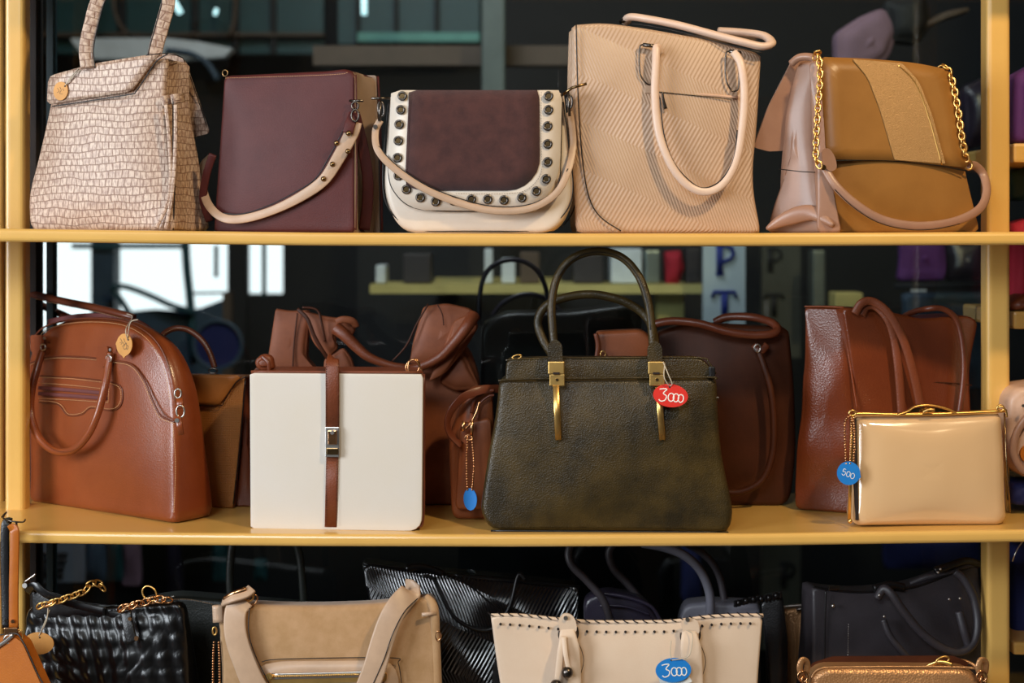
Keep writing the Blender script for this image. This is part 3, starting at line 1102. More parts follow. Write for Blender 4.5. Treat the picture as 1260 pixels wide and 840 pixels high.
t.part('seam', tube(pl.path([(48, 462), (90, 464), (132, 469), (148, 475), (151, 488), (147, 501), (135, 505), (112, 502), (101, 510), (84, 511), (73, 499), (64, 496), (48, 495)], .0095, 6), .002, n=6), m_redbrown)
t.part('pocket_zip', tube(pl.path([(48, 477), (90, 480), (132, 484)], .0095, 6), .006, .004, ref=pl.n, n=8, flat=True), m_zip)
t.part('pocket_zip', tube(pl.path([(48, 484), (90, 487), (132, 490)], .0095, 6), .006, .004, ref=pl.n, n=8, flat=True), m_zip)
sp = [(52, 432, .012), (46, 452, .022), (39, 480, .030), (38, 510, .034), (48, 538, .036), (66, 554, .037), (88, 554, .037), (106, 538, .036), (119, 512, .034), (128, 480, .028), (133, 452, .018), (136, 434, .012)]
hd = t.part('handle', tube(cr([pl(*p) for p in sp], 7), .0125, .010, n=12), m_brown)
t.part('handle_edge', tube(cr([pl(x - 5, y + 3, o + .002) for x, y, o in sp[5:11]], 7), .0012, n=5), m_croc_edge, parent=hd)
t.part('stitching', stitches([cr([pl(x + 2, y, o + .006) for x, y, o in sp[1:11]], 7)], .004, .002, .0004), m_threaddk, parent=hd, kind='stuff')
for cx, cy in ((53, 424), (134, 438)):
    tb = t.part('handle_tab', sheet(pl, [(cx - 7, cy - 12, 4), (cx + 7, cy - 12, 4), (cx + 7, cy + 8, 6), (cx, cy + 14, 5), (cx - 7, cy + 8, 6)], .004, .010), m_brown)
    t.part('handle_ring', ring(pl(cx, cy + 3, .018), .006, .005, .0014, pl), m_silver, parent=tb)
    t.part('rivet', disc(pl(cx + 2, cy - 8, .016), .0025, .003, pl.n, 10), m_silver, parent=tb)
# second handle lying over the top
sp = [(88, 392, -.10), (70, 384, -.10), (48, 374, -.095), (33, 365, -.08), (32, 361, -.07), (45, 363, -.055), (80, 371, -.045), (120, 379, -.04), (152, 387, -.04), (165, 391, -.045)]
hd = t.part('handle', tube(cr([pl(*p) for p in sp], 7), .0145, .012, ref=(0, 0, 1), n=12), m_redbrown)
t.part('stitching', stitches([cr([pl(x, y + 5, o + .004) for x, y, o in sp[5:9]], 7)], .004, .002, .0005), m_thread, parent=hd, kind='stuff')
t.part('zip_pull', ring(pl(219, 484, .0), .005, .007, .0015), m_silver)
t.part('zip_pull', ring(P(222, 506, .03), .006, .009, .0015), m_silver)
t.part('zip_pull', disc(P(218, 517, .028), .0035, .004, (0, -1, 0), 10), m_silver)
t.part('side_tab', tube([P(221, 490, .035), P(222, 502, .03)], .010, .004, flat=True), m_brown)
t.part('side_tab', tube([P(219, 512, .03), P(223, 535, .028)], .009, .004, flat=True), m_brown)
hang_tag('pale orange round tag with scribbled price on the cognac dome satchel', pl, (153.5, 424), 14.5, 14.5, .018, m_tagorange,
         [[(157, 418), (158, 408, .022), (161, 396, .024), (170, 393, .02)], [(157, 418), (155, 405, .024), (163, 390, -.03), (156, 386, -.035)]],
         notch=[(-PI / 2, .22), (PI * .98, .12)], hole=(158, 418),
         text=[[(-8, 8), (-4, 4), (-8, 2)], [(-6, 0), (-2, 3), (0, -1), (-4, -2)], [(-1, 8), (2, 3), (5, 2)], [(0, -2), (3, 2), (5, -3), (1, -6), (-1, -3)], [(5, 0), (8, -2), (6, -6), (4, -4)]],
         m_text=m_ink, tw=.0011)

# ------------------------------------------------------------------ 7 perforated satchel
pl = Plane(288, .20, Z2, -16, 0)
t = T('satchel', 'small tan perforated satchel half hidden behind the cognac dome satchel', 'handbag', pl(250, None))
body = [(195, 462, 3), (302, 464, 3), (287, None, 5), (190, None, 5)]
bm = pillow(pl, body, .09, .05, (.005, .004), .004, pinch=.01)
sd = split(bm, lambda f: f.normal.dot(pl.u) > .7)
t.part('body', bm, m_tanperf)
t.part('side_panel', sd, m_redbrown, label='glossy red-brown side panel')
gp = Plane(300, .215, Z2, 0, 0)
t.part('gusset', pillow(gp, [(297, 470, 10), (304, 470, 4), (312, 600, 5), (312, None, 3), (290, None, 3), (296, 560, 5)], .05, .02, (.006, .003), .004), m_redbrown)
t.part('flap', sheet(pl, [(192, 460, 3), (302, 461, 8), (292, 470, 4), (272, 498, 6), (192, 497, 3)], .0025, .005, bend=lambda a, b: .001), m_tanflap)
t.part('flap_edge', piping(pl, [(192, 498), (230, 498), (270, 499), (276, 493), (290, 471), (303, 463)], .0018, .009, 4), m_croc_edge)
t.part('edge_piping', piping(pl, [(302, 466), (296, 540), (287, 620)], .0022, .0), m_croc_edge)
sp = [(190, 430), (200, 412), (215, 404), (232, 406), (248, 418), (258, 434), (264, 452)]
hd = t.part('handle', tube(cr([pl(x, y, -.03) for x, y in sp], 7), .010, .007, n=10), m_redbrown)
t.part('stitching', stitches([cr([pl(x + 1, y, -.026) for x, y in sp], 7)], .0036, .0024, .0006), m_thread, parent=hd, kind='stuff')
t.part('handle_ring', ring(pl(262, 456, -.02), .007, .004, .0015), m_gun)

# ------------------------------------------------------------------ 8 off-white box bag
pl = Plane(519, .03, Z2, -4, 0)
t = T('box_bag', 'off-white square box bag with brown centre strap and metal lock', 'handbag', pl(415, None))
body = [(308, 458, 2), (521, 459, 2), (520, None, 16), (309, None, 3)]
t.part('back_body', pillow(pl, [(308, 457, 2), (521, 458, 2), (521, None, 12), (309, None, 3)], .09, .09, (0, .004), .004, off=-.004, backshift=-.014), m_trim)
t.part('front_panel', pillow(pl, [(308, 458.5, 2), (521, 460, 2), (519.5, None, 18), (309, None, 4)], .006, .006, (.0005, 0), .0015, off=.004), m_white)
t.part('trim_band', tube(pl.path([(309, 457), (400, 457.5), (520, 458)], -.001, 3), .004, n=6), m_trim)
t.part('edge_piping', tube(pl.path([(309, None), (360, None), (440, None), (500, None), (513, 648), (521, 638), (522, 560), (522, 460)], -.001, 5), .0035, n=6), m_redbrown)
t.part('foot', disc(pl(330, 645, -.02), .003, .003, (0, 0, 1), 10), m_gold)
st = t.part('centre_strap', tube([pl(410, 442, -.05), pl(410, 441, -.02), pl(409, 444, .004), pl(409, 452, .009), pl(409, 527, .009)], .0205, .004, ref=(0, -1, .01), n=10, flat=True), m_trim)
t.part('centre_strap', tube([pl(409, 560, .006), pl(408, 600, .006), pl(407, 648, .004)], .0185, .003, ref=(0, -1, .01), n=10, flat=True), m_trim)
t.part('stitching', stitches([pl.path([(401.5, 448), (401.5, 525)], .012, 0), pl.path([(416, 448), (416, 525)], .012, 0), pl.path([(402, 565), (401, 645)], .008, 0), pl.path([(415, 565), (414, 647)], .008, 0)], .0036, .0022, .00045), m_threaddk, kind='stuff')
lk = t.part('lock_plate', box(pl(409, 543.5, .010), .0215, .005, .045, pl, .001), m_silver)
t.part('lock_bar', box(pl(409, 538, .0145), .013, .005, .021, pl, .001), m_rosegold, parent=lk)
t.part('lock_bar', box(pl(409, 555, .0135), .018, .003, .010, pl, .001), m_bronze, parent=lk)
t.part('lock_post', disc(pl(409, 532, .018), .003, .004, pl.n, 12), m_silver, parent=lk)
t.part('strap_knot', pillow(pl, [(306, 446, 5), (316, 437, 5), (328, 440, 5), (331, 456, 3), (318, 459, 4), (309, 456, 5)], .022, .02, (.006, .004), .006, off=-.03, M=40), m_trim)
t.part('strap_knot', tube(cr([pl(322, 438, -.022), pl(330, 446, -.018), pl(331, 457, -.02)], 5), .006, .004), m_redbrown)
t.part('snap_hook', ring(pl(508, 451, -.02), .010, .012, .0014, rot=-.5), m_rosegold)
t.part('snap_hook', tube(cr([pl(503, 458, -.018), pl(503, 446, -.018), pl(511, 443, -.018), pl(520, 458, -.018)], 5), .0034, n=6), m_rosegold)

# ------------------------------------------------------------------ 9 slouchy brown bag behind
pl = Plane(470, .235, Z2, 0, 0)
t = T('hobo_bag', 'slouchy brown bag with folded sides and thick rolled handle behind the off-white box bag', 'handbag', pl(470, None))
body = [(345, 455, 20), (420, 468, 30), (500, 462, 30), (535, 420, 20), (572, 420, 20), (592, 470, 30), (586, 540, 30), (585, None, 8), (340, None, 8)]
t.part('body', pillow(pl, body, .09, .05, (.008, .006), .010, amp=.006, seed=5), m_brown_lt)
t.part('side_fold', pillow(pl, [(328, 455, 3), (340, 379, 3), (358, 382, 6), (382, 381, 4), (378, 440, 6), (396, 462, 3), (330, 464, 3)], .035, .012, (.004, .003), .004, off=.010, M=90, amp=.004), m_brown_lt)
t.part('side_fold', pillow(pl, [(374, 381, 3), (400, 388, 8), (437, 393, 5), (440, 403, 4), (434, 415, 6), (420, 402, 6), (414, 415, 6), (418, 428, 5), (404, 440, 6), (386, 420, 8)], .014, .010, (.005, .003), .004, off=.018, M=90, amp=.004), m_brown_lt)
t.part('side_fold', pillow(pl, [(400, 440, 6), (424, 426, 6), (434, 440, 6), (440, 462, 4), (398, 464, 5)], .014, .010, (.004, .003), .004, off=.014, M=60), m_brown_lt)
t.part('drawstring', tube(cr([pl(366, 380, .030), pl(378, 392, .034), pl(386, 412, .034), pl(396, 430, .032), pl(405, 443, .028)], 6), .0065, .003), m_dkbrown)
t.part('drawstring', tube(cr([pl(372, 378, .034), pl(390, 381, .034), pl(396, 398, .034), pl(400, 420, .030)], 6), .004, .003), m_dkbrown)
t.part('fold_seam', tube(cr([pl(366, 385, .018), pl(362, 420, .018), pl(360, 455, .018)], 6), .0025), m_dkbrown)
sp = [(414, 404, .040), (424, 412, .046), (438, 426, .048), (452, 438, .050), (470, 446, .050), (490, 451, .050), (512, 452, .046), (540, 440, .054), (560, 420, .064), (574, 402, .066), (583, 388, .050)]
t.part('handle', tube(cr([pl(*p) for p in sp], 7), lambda f: .022 - .010 * min(1, f * 2.2) + .010 * max(0, f - .5) * 2, n=14), m_trim)
t.part('handle_collar', tube(cr([pl(414, 396, .036), pl(422, 393, .036), pl(434, 395, .032), pl(438, 402, .026)], 5), .012, .006, n=10), m_brown_lt)
t.part('side_fold', pillow(pl, [(522, 376, 5), (550, 372, 6), (578, 378, 6), (588, 388, 6), (576, 408, 8), (560, 430, 10), (535, 448, 8), (505, 446, 5), (508, 420, 10)], .020, .012, (.008, .003), .006, off=.030, M=90, amp=.006, seed=3), m_brown_lt)
t.part('side_fold', pillow(pl, [(560, 392, 6), (580, 384, 4), (590, 400, 6), (572, 430, 10), (548, 458, 8), (528, 468, 5), (540, 440, 8)], .020, .012, (.006, .003), .005, off=.040, M=70, amp=.004, seed=8), m_brown_lt)
t.part('fold_seam', tube(cr([pl(527, 374, .040), pl(512, 400, .040), pl(500, 425, .040), pl(482, 445, .036)], 6), .003), m_dkbrown)
t.part('fold_seam', tube(cr([pl(538, 374, .046), pl(544, 386, .048), pl(546, 400, .048)], 6), .002), m_dkbrown)
t.part('side_fold', pillow(pl, [(564, 428, 8), (576, 440, 20), (592, 478, 8), (560, 480, 5), (540, 470, 8)], .020, .016, (.006, .003), .006, off=.018, M=60, amp=.003), m_brown_lt)

# ------------------------------------------------------------------ 10 small red-brown bag with the blue tag
pl = Plane(556, .115, Z2, 2, 0)
t = T('crossbody_bag', 'small red-brown zip bag with blue oval tag squeezed between off-white and olive bags', 'handbag', pl(600, None))
body = [(575, 478, 16), (606, 475, 6), (612, None, 8), (556, None, 14), (552, 540, 14)]
t.part('body', pillow(pl, body, .06, .04, (.008, .003), .008), m_terracotta)
t.part('side_pocket', pillow(pl, [(566, 520, 8), (604, 512, 8), (608, 624, 6), (560, 626, 10)], .012, .012, (.004, .002), .005, off=.014), m_terracotta)
t.part('zip', tube(pl.path([(580, 508), (584, 492), (598, 482), (608, 480)], .012, 6), .005), m_redbrown)
t.part('zip', tube(pl.path([(588, 516), (590, 498), (600, 488), (608, 486)], .014, 6), .004), m_redbrown)
t.part('strap', tube(pl.path([(615, 478, .0), (592, 480, .02), (568, 490, .03), (552, 512, .032), (553, 532, .032), (568, 548, .03)], .0, 7), .013, .003, ref=(.75, -.6, .3), n=10, flat=True), m_redbrown)
t.part('strap_ring', tube(pl.path([(572, 528), (578, 522), (586, 508), (590, 494)], .034, 5), .004), m_rosegold)
t.part('snap_hook', tube([pl(571, 518, .036), pl(569, 530, .036)], .007), m_rosegold)
t.part('snap_hook', tube([pl(581, 517, .038), pl(580, 535, .038)], .006), m_rosegold)
t.part('strap_ring', ring(pl(577, 538, .036), .006, .004, .0014), m_rosegold)
tp = Plane(580, .075, Z2, -35)
hang_tag('blue oval tag on ball chains at the small red-brown bag', tp, (579, 614), 10.5, 14, .0, m_tagblue,
         [[(575, 602, .002), (574, 570, .002), (575, 536, .0)], [(581, 602, .002), (583, 570, .002), (580, 536, .0)]], bead=True)

# ------------------------------------------------------------------ 10b small russet pouch behind the olive bag
pl = Plane(770, .19, Z2, 0, 0)
t = T('pouch_bag', 'russet leather bag of which only the top edge shows between the olive handles', 'handbag', pl(762, None))
t.part('body', pillow(pl, [(734, 408, 5), (790, 405, 8), (800, 412, 5), (798, None, 8), (738, None, 8)], .06, .04, (.005, .004), .008), m_terracotta)
t.part('side_tab', tube(pl.path([(733, 410), (736, 425), (734, 440)], .008, 4), .008, .006), m_trim)
t.part('zip_pull', ring(pl(742, 436, .012), .004, .006, .0012), m_gold)

# ------------------------------------------------------------------ 11 dark brown satchel behind
pl = Plane(900, .225, Z2, -4, 0)
t = T('tote_bag', 'dark brown tote with long drooping handles standing behind the olive satchel', 'handbag', pl(880, None))
body = [(806, 410, 10), (850, 396, 30), (900, 400, 30), (958, 402, 8), (972, 405, 8), (978, 480, 30), (980, 560, 30), (972, None, 20), (806, None, 15)]
t.part('body', pillow(pl, body, .085, .05, (.014, .006), .010, amp=.004, seed=14), m_dkbrown)
sp = [(800, 400, .010), (825, 395, .020), (860, 398, .026), (895, 408, .030), (925, 412, .030), (948, 411, .028), (957, 405, .02), (948, 396, .005), (925, 390, -.02), (895, 390, -.04), (880, 396, -.05)]
t.part('handle', tube(cr([pl(*p) for p in sp], 7), .0135, n=12), m_redbrown)
sp = [(932, 428, .020), (940, 450, .030), (948, 480, .036), (952, 520, .038), (950, 560, .038), (938, 590, .036), (915, 604, .032), (893, 606, .030)]
t.part('handle', tube(cr([pl(*p) for p in sp], 7), .011, n=12), m_dkbrown)
t.part('handle_tab', tube(cr([pl(928, 424, .020), pl(936, 432, .026), pl(944, 424, .022)], 5), .012, .006), m_redbrown)
t.part('handle_ring', ring(pl(932, 428, .032), .005, .006, .0014), m_silver)

# ------------------------------------------------------------------ 12 olive satchel
pl = Plane(900, .014, Z2, -2, 3)
t = T('satchel', 'mottled olive green satchel with two arched handles and gold bar clasps', 'handbag', pl(747, None))
body = [(614, 467, 5), (700, 466, 20), (882, 465, 8), (886, 545, 40), (903, 630, 20), (898, None, 8), (604, None, 10), (591, 632, 20), (600, 560, 40), (610, 510, 30)]
t.part('body', pillow(pl, body, .13, .07, (.010, .006), .010, amp=.003, seed=6), m_olive)
up = [(623, 442, 6), (700, 441, 10), (866, 441, 14), (880, 458, 8), (882, 480, 4), (620, 480, 4)]
t.part('upper_band', pillow(pl, up, .06, .05, (.002, .002), .004, off=-.010), m_olive)
t.part('rim_piping', piping(pl, [(622, 443), (660, 441), (780, 440), (860, 440), (872, 446), (881, 460)], .003, -.010), m_olive)
t.part('rim_piping', piping(pl, [(613, 468), (650, 466), (750, 465), (870, 464), (880, 466)], .003, .002), m_olive)
t.part('side_loop', box(pl(876, 458, -.004), .009, .01, .018, pl, .002), m_black)
t.part('base_trim', tube(pl.path([(604, None), (740, None), (896, None)], .002, 4), .003), m_black)
t.part('stitching', stitches([pl.path([(626, 445), (700, 444), (862, 444)], -.006, 4), pl.path([(616, 471), (700, 469), (878, 468)], .007, 4)], .0036, .0022, .00035), m_threaddk, kind='stuff')
hf = [(684, 440, .006), (680, 405, .004), (679, 370, .0), (687, 338, -.004), (706, 317, -.006), (735, 309, -.006), (764, 316, -.006), (785, 338, -.004), (797, 370, .0), (802, 405, .004), (804, 440, .006)]
hd = t.part('handle', tube(cr([pl(*p) for p in hf], 8), .0125, .012, n=14), m_olive)
t.part('handle_seam', tube(cr([pl(x + (735 - x) * .02, y + 1, o + .0062) for x, y, o in hf[1:10]], 8), .0012, n=5), m_black, parent=hd)
hb = [(682, 440, -.07), (668, 418, -.075), (662, 395, -.08), (672, 376, -.08), (695, 366, -.08), (727, 362, -.08), (760, 368, -.08), (787, 382, -.08), (802, 402, -.075), (808, 440, -.07)]
t.part('handle', tube(cr([pl(*p) for p in hb], 8), .0135, .012, n=14), m_olive)
for cx, ty in ((683, 419), (805, 421)):
    tb = t.part('handle_tab', sheet(pl, [(cx - 9, ty + 4, 9), (cx, ty - 3, 5), (cx + 9, ty + 4, 9), (cx + 9, 448, 2), (cx - 9, 448, 2)], .005, .010), m_olive)
for cx in (684.5, 807.5):
    ck = t.part('clasp', box(pl(cx, 452.5, .016), .0245, .006, .019, pl, .0015), m_gold)
    t.part('clasp_plate', box(pl(cx + 1, 467.5, .0150), .0225, .004, .017, pl, .001), m_gold, parent=ck)
    t.part('clasp_slot', box(pl(cx, 459, .0195), .010, .003, .003, pl, .0005), m_hole, parent=ck)
    t.part('clasp_screw', disc(pl(cx + 1, 467, .0180), .0022, .002, pl.n, 10), m_bronze, parent=ck)
for (x0, x1, y0, y1) in ((684, 687, 474, 541), (810, 815, 476, 541)):
    t.part('gold_bar', tube([pl(x0, y0, .016), pl(x1, y1, .014)], .0095, .005, ref=pl.n, n=10, flat=True), m_gold)
t.part('zip_pull', ring(pl(636, 439, -.02), .007, .003, .0013, rot=.2), m_gold)
t.part('side_stud', disc(pl(883, 489, -.01), .002, .004, (1, -.5, 0), 8), m_silver)
hang_tag('red oval tag reading 3000 on the olive satchel', pl, (825, 486.5), 21.5, 14.2, .024, m_tagred,
         [[(824, 475), (820, 470, .03), (817, 462, .03), (818, 447, .02)], [(824, 475), (827, 472, .03), (823, 462, .03), (816, 445, .02)]],
         hole=(824, 476), text=T3000, rot=-.10, tw=.0019)

# ------------------------------------------------------------------ 13 brown tote at the right
pl = Plane(1050, .14, Z2, 14, 0)
t = T('tote_bag', 'tall brown pebbled tote with thin long handles behind the patent clutch', 'handbag', pl(1090, None))
body = [(1037, 378, 3), (1080, 380, 10), (1135, 392, 10), (1192, 388, 6), (1204, 395, 6), (1194, 450, 30), (1200, None, 8), (1058, None, 14), (1054, 500, 30), (1046, 440, 30)]
t.part('body', pillow(pl, body, .10, .085, (.008, .006), .006, amp=.004, seed=12), m_totebrown)
gp = Plane(1048, .145, Z2, -25, 0)
t.part('side_panel', pillow(gp, [(990, 377, 3), (1038, 378, 3), (1046, 440, 30), (1055, 505, 20), (1060, None, 6), (978, None, 8), (982, 560, 30), (986, 480, 30), (992, 440, 20)], .02, .02, (.008, .003), .005, amp=.007, freq=14, seed=2), m_totebrown)
t.part('seam', piping(gp, [(1038, 378), (1042, 420), (1048, 460), (1055, 505)], .0035, .004), m_brown)
t.part('rim_piping', piping(gp, [(990, 377), (1014, 377), (1038, 378)], .003, .002), m_brown)
for sp in ([(1052, 386, .010), (1060, 373, .012), (1074, 371, .014), (1092, 384, .022), (1108, 410, .028), (1120, 445, .030), (1132, 498, .028), (1140, 560, .026)],
           [(1060, 388, .006), (1066, 377, .006), (1078, 377, .010), (1092, 392, .018), (1100, 415, .020), (1105, 450, .022), (1109, 500, .020), (1112, 560, .020)]):
    t.part('handle', tube(cr([pl(*p) for p in sp], 7), .0135, .006, n=12), m_trim)
t.part('handle', tube(cr([pl(*p) for p in [(1105, 396, -.08), (1118, 386, -.05), (1140, 380, .0), (1160, 380, .01), (1176, 392, .014), (1184, 420, .018), (1186, 460, .020), (1180, 510, .020)]], 7), .0095, .009, n=12), m_redbrown)
t.part('front_pocket_seam', piping(pl, [(1140, 470), (1170, 471), (1196, 474)], .002, .006), m_dkbrown)

# ------------------------------------------------------------------ 14 patent clutch
pl = Plane(1150, .03, Z2, 1.5, 6)
t = T('clutch_bag', 'glossy beige patent clutch with gold frame at the right post', 'handbag', pl(1147, None))
body = [(1053, 513, 4), (1145, 511, 20), (1236, 509, 4), (1240, 570, 20), (1243, 640, 5), (1236, None, 5), (1056, None, 8), (1050, 640, 6), (1053, 580, 20)]
t.part('body', pillow(pl, body, .062, .048, (.008, .004), .021, sb=.0, amp=.0025, freq=14), m_patent)
fr_ = t.part('frame', tube(pl.path([(1050, 512), (1056, 508.5), (1100, 509.5), (1150, 509), (1200, 507), (1238, 505)], -.004, 6), .0055, .010, n=10), m_gold)
t.part('frame_arch', tube(pl.path([(1104, 510), (1116, 506), (1126, 500), (1140, 498), (1155, 500), (1168, 504), (1176, 508)], -.001, 6), .0035, .008, n=8), m_gold, parent=fr_)
t.part('frame_plate', sheet(pl, [(1110, 511, 3), (1118, 506, 5), (1128, 501.5, 6), (1142, 500, 6), (1156, 502, 6), (1170, 506, 4), (1174, 510, 3)], .002, -.004), m_bronze, parent=fr_)
t.part('frame_clasp', tube(cr([pl(1136, 507, .006), pl(1142, 504, .008), pl(1150, 504, .008)], 5), .0045, n=8), m_gold, parent=fr_)
t.part('side_frame', tube([pl(1048, 512, -.010), pl(1047, 560, -.010), pl(1045, 640, -.006)], .0045, .003, n=8, flat=True), m_gold)
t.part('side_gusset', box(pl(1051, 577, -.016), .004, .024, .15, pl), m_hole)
t.part('side_frame', tube([pl(1236, 508, .0), pl(1238, 560, .0), pl(1243, 630, .0)], .0025, .003, n=8), m_bronze)
t.part('frame_ring', ring(pl(1049, 508, .002), .005, .004, .0015), m_gold)
t.part('frame_ring', ring(pl(1231, 502, .002), .005, .0045, .0015), m_gold)
t.part('frame_ring', tube(cr([pl(1228, 502, .0), pl(1233, 500, .004), pl(1238, 506, .004), pl(1239, 513, .002)], 4), .0032, n=8), m_gold)
t.part('ball_foot', ball(newbm(), pl(1046, 641, .0), .0035, seg=10), m_gold)
hang_tag('blue round tag with 500 hanging on ball chains beside the patent clutch', pl, (1044, 582), 14.5, 14.5, .012, m_tagblue,
         [[(1041, 570, .012), (1039.5, 540, .010), (1040, 518, .006), (1047, 511, .002)], [(1046, 570, .012), (1047, 540, .010), (1048, 514, .004)], [(1050, 570, .010), (1051.5, 540, .010), (1050, 514, .004)]],
         bead=True, notch=[(0, .10)], rot=-.3, tw=.0010, tsize=.62,
         text=[[(-7, 5), (-11, 6), (-12, 0), (-8, 1), (-6, -3), (-9, -7), (-13, -5)], zero(0, -2, 3.6, 5.5), zero(9, -3, 3.8, 5.5)])
# ------------------------------------------------------------------ 15 orange bag hanging at the far left
pl = Plane(10, -.035, -.86, -20, 0)
t = T('hanging_bag', 'orange leather bag hanging by its strap at the lower left edge', 'handbag', P(10, 900, -.035))
t.part('body', sheet(pl, [(-40, 792, 4), (14, 781, 3), (27, 790, 4), (62, 868, 4), (66, 960, 20), (-40, 960, 10)], .02, -.02), m_orange)
t.part('edge_piping', piping(pl, [(-40, 790), (14, 779), (28, 789), (45, 826), (63, 868), (66, 950)], .0022, .0), m_croc_edge)
t.part('zip', tube(pl.path([(-20, 806), (5, 790), (16, 781)], .003, 4), .006, .003), m_silver)
t.part('strap', tube(cr([P(12, 652, -.010), P(17, 650, -.025), P(18, 664, -.028), P(17, 720, -.030), P(17, 771, -.032)], 6), .0135, .004, n=10, flat=True), m_orange, label='orange strap')
t.part('strap', tube(cr([P(14, 642, -.006), P(7, 645, -.012), P(6, 680, -.014), P(7, 730, -.016), P(8, 772, -.02)], 6), .0125, .004, n=10, flat=True), m_black, label='black strap underside')
t.part('strap', tube(cr([P(20, 642, -.020), P(22, 680, -.024), P(21, 730, -.026), P(22, 775, -.028)], 6), .003, .006, n=8), m_croc_edge)
t.part('strap_rivet', disc(P(16, 764, -.035), .0028, .003, (0, -1, 0), 12), m_rosegold)
t.part('strap_rivet', disc(P(8, 763, -.026), .0028, .003, (0, -1, 0), 12), m_gun)
t.part('strap_buckle', box(P(14, 776, -.034), .020, .005, .010, None, .001), m_rosegold)
t.part('strap_ring', ring(P(23, 783, -.032), .006, .010, .0014), m_gold)
t.part('strap_ring', ring(P(11, 786, -.034), .007, .006, .0016), m_silver)
single('wire_hook', tube(cr([P(2, 636, .01), P(8, 630, .0), P(4, 637, -.012), P(14, 641, -.022), P(28, 642, -.018), P(31, 639, -.01)], 5), .0025, n=6), m_gun,
       'thin wire hook on the shelf edge holding the orange strap', 'hook', P(14, 641, -.02))

# ------------------------------------------------------------------ 16 black quilted bag
pl = Plane(210, .06, Z3, -8, 2)
t = T('shoulder_bag', 'black gathered quilted bag with gold chain at the lower left', 'handbag', pl(120, None))
body = [(30, 745, 20), (80, 748, 30), (150, 746, 30), (225, 740, 12), (232, 850, 40), (236, None, 20), (30, None, 20)]
bm = pillow(pl, body, .10, .02, (.018, .006), .010, M=200, amp=.003, seed=3)
bmesh.ops.subdivide_edges(bm, edges=[e for e in bm.edges if e.calc_length() > .008], cuts=1, use_grid_fill=True)
# gathered diamonds: raised puffs separated by stitched valleys
for v in bm.verts:
    q = v.co - pl.O
    a = q.dot(pl.u); b = q.dot(pl.v); c_ = q.dot(pl.n)
    if c_ > -.02:
        ph = a * 260 + noise.noise(v.co * 12) * 3.0
        k = math.floor(b / .026)
        s_ = math.sin(ph + k * 2.1 + (b % .026) * 95)
        valley = abs(math.sin(b * PI / .026))
        v.co += pl.n * (.0030 * s_ * valley ** .6 + .003 * valley)
bm.normal_update()
t.part('body', bm, m_blackpat)
t.part('top_panel', pillow(pl, [(38, 724, 8), (90, 748, 20), (150, 752, 10), (160, 760, 6), (40, 760, 6)], .03, .02, (.003, .003), .005, off=.004), m_black)
t.part('strap', tube(pl.path([(34, 728, .01), (42, 720, .02), (60, 732, .02), (95, 744, .01), (130, 752, .01)], 0, 6), .012, .004, flat=True), m_blackpat)
t.part('strap_loop', tube(cr([pl(30, 716, .02), pl(40, 709, .02), pl(44, 706, .02)], 4), .003), m_silver)
t.part('strap_loop', disc(pl(31, 720, .02), .004, .004, pl.n, 12), m_silver)
t.part('chain', chain(pl.path([(50, 745, .03), (68, 740, .034), (86, 734, .036), (104, 727, .036), (112, 718, .032), (122, 718, .026), (128, 726, .02)], 0, 7), .015, .011, .0015), m_gold, kind='stuff')
t.part('chain_end', tube(pl.path([(48, 748, .03), (58, 745, .034), (66, 741, .034)], 0, 4), .0035), m_rosegold)
t.part('chain', chain(pl.path([(150, 748, .03), (165, 744, .036), (180, 740, .038), (194, 737, .036), (206, 738, .03)], 0, 7), .016, .013, .0017), m_rosegold, kind='stuff')
t.part('strap_ring', ring(pl(184, 730, .03), .010, .0125, .0014, pl, rot=.8), m_gold)
t.part('chain_end', tube(pl.path([(146, 752, .03), (156, 746, .034), (168, 742, .036)], 0, 4), .004), m_rosegold)
t.part('strap_tab', tube(pl.path([(155, 752, .02), (158, 770, .026), (163, 790, .028)], 0, 5), .016, .005, flat=True), m_black)
t.part('snap_stud', disc(pl(160, 761, .034), .003, .003, pl.n, 10), m_rosegold)
t.part('snap_stud', disc(pl(168, 785, .034), .0035, .003, pl.n, 10), m_rosegold)
hang_tag('plain orange oval tag on the black quilted bag', pl, (48, 791), 20, 13.8, .045, m_tagorange,
         [[(48, 782), (54, 768, .05), (61, 750, .04)], [(48, 782), (57, 764, .05), (59, 748, .04)]], hole=(49, 784))

# ------------------------------------------------------------------ 17 green-black tall-handled bag behind
pl = Plane(330, .225, Z3, 4, 0)
t = T('tote_bag', 'green-black bag with tall thin handles behind the beige suede bag', 'handbag', pl(300, None))
t.part('body', pillow(pl, [(170, 742, 10), (215, 733, 20), (390, 748, 10), (395, None, 10), (172, None, 10)], .09, .05, (.012, .004), .008), m_dkgreen)
t.part('stitching', stitches([pl.path([(200, 738), (230, 737), (262, 743)], .012, 5)], .0036, .0022, .0004), m_thread, kind='stuff')
t.part('handle', tube(pl.path([(284, 745), (283, 700), (290, 660), (320, 635), (350, 645), (368, 680), (374, 745)], .004, 7), .013, .008, n=12), m_dkgreen)
t.part('zip_pull', tube(pl.path([(190, 739), (205, 736), (215, 733)], .016, 4), .0035), m_silver)

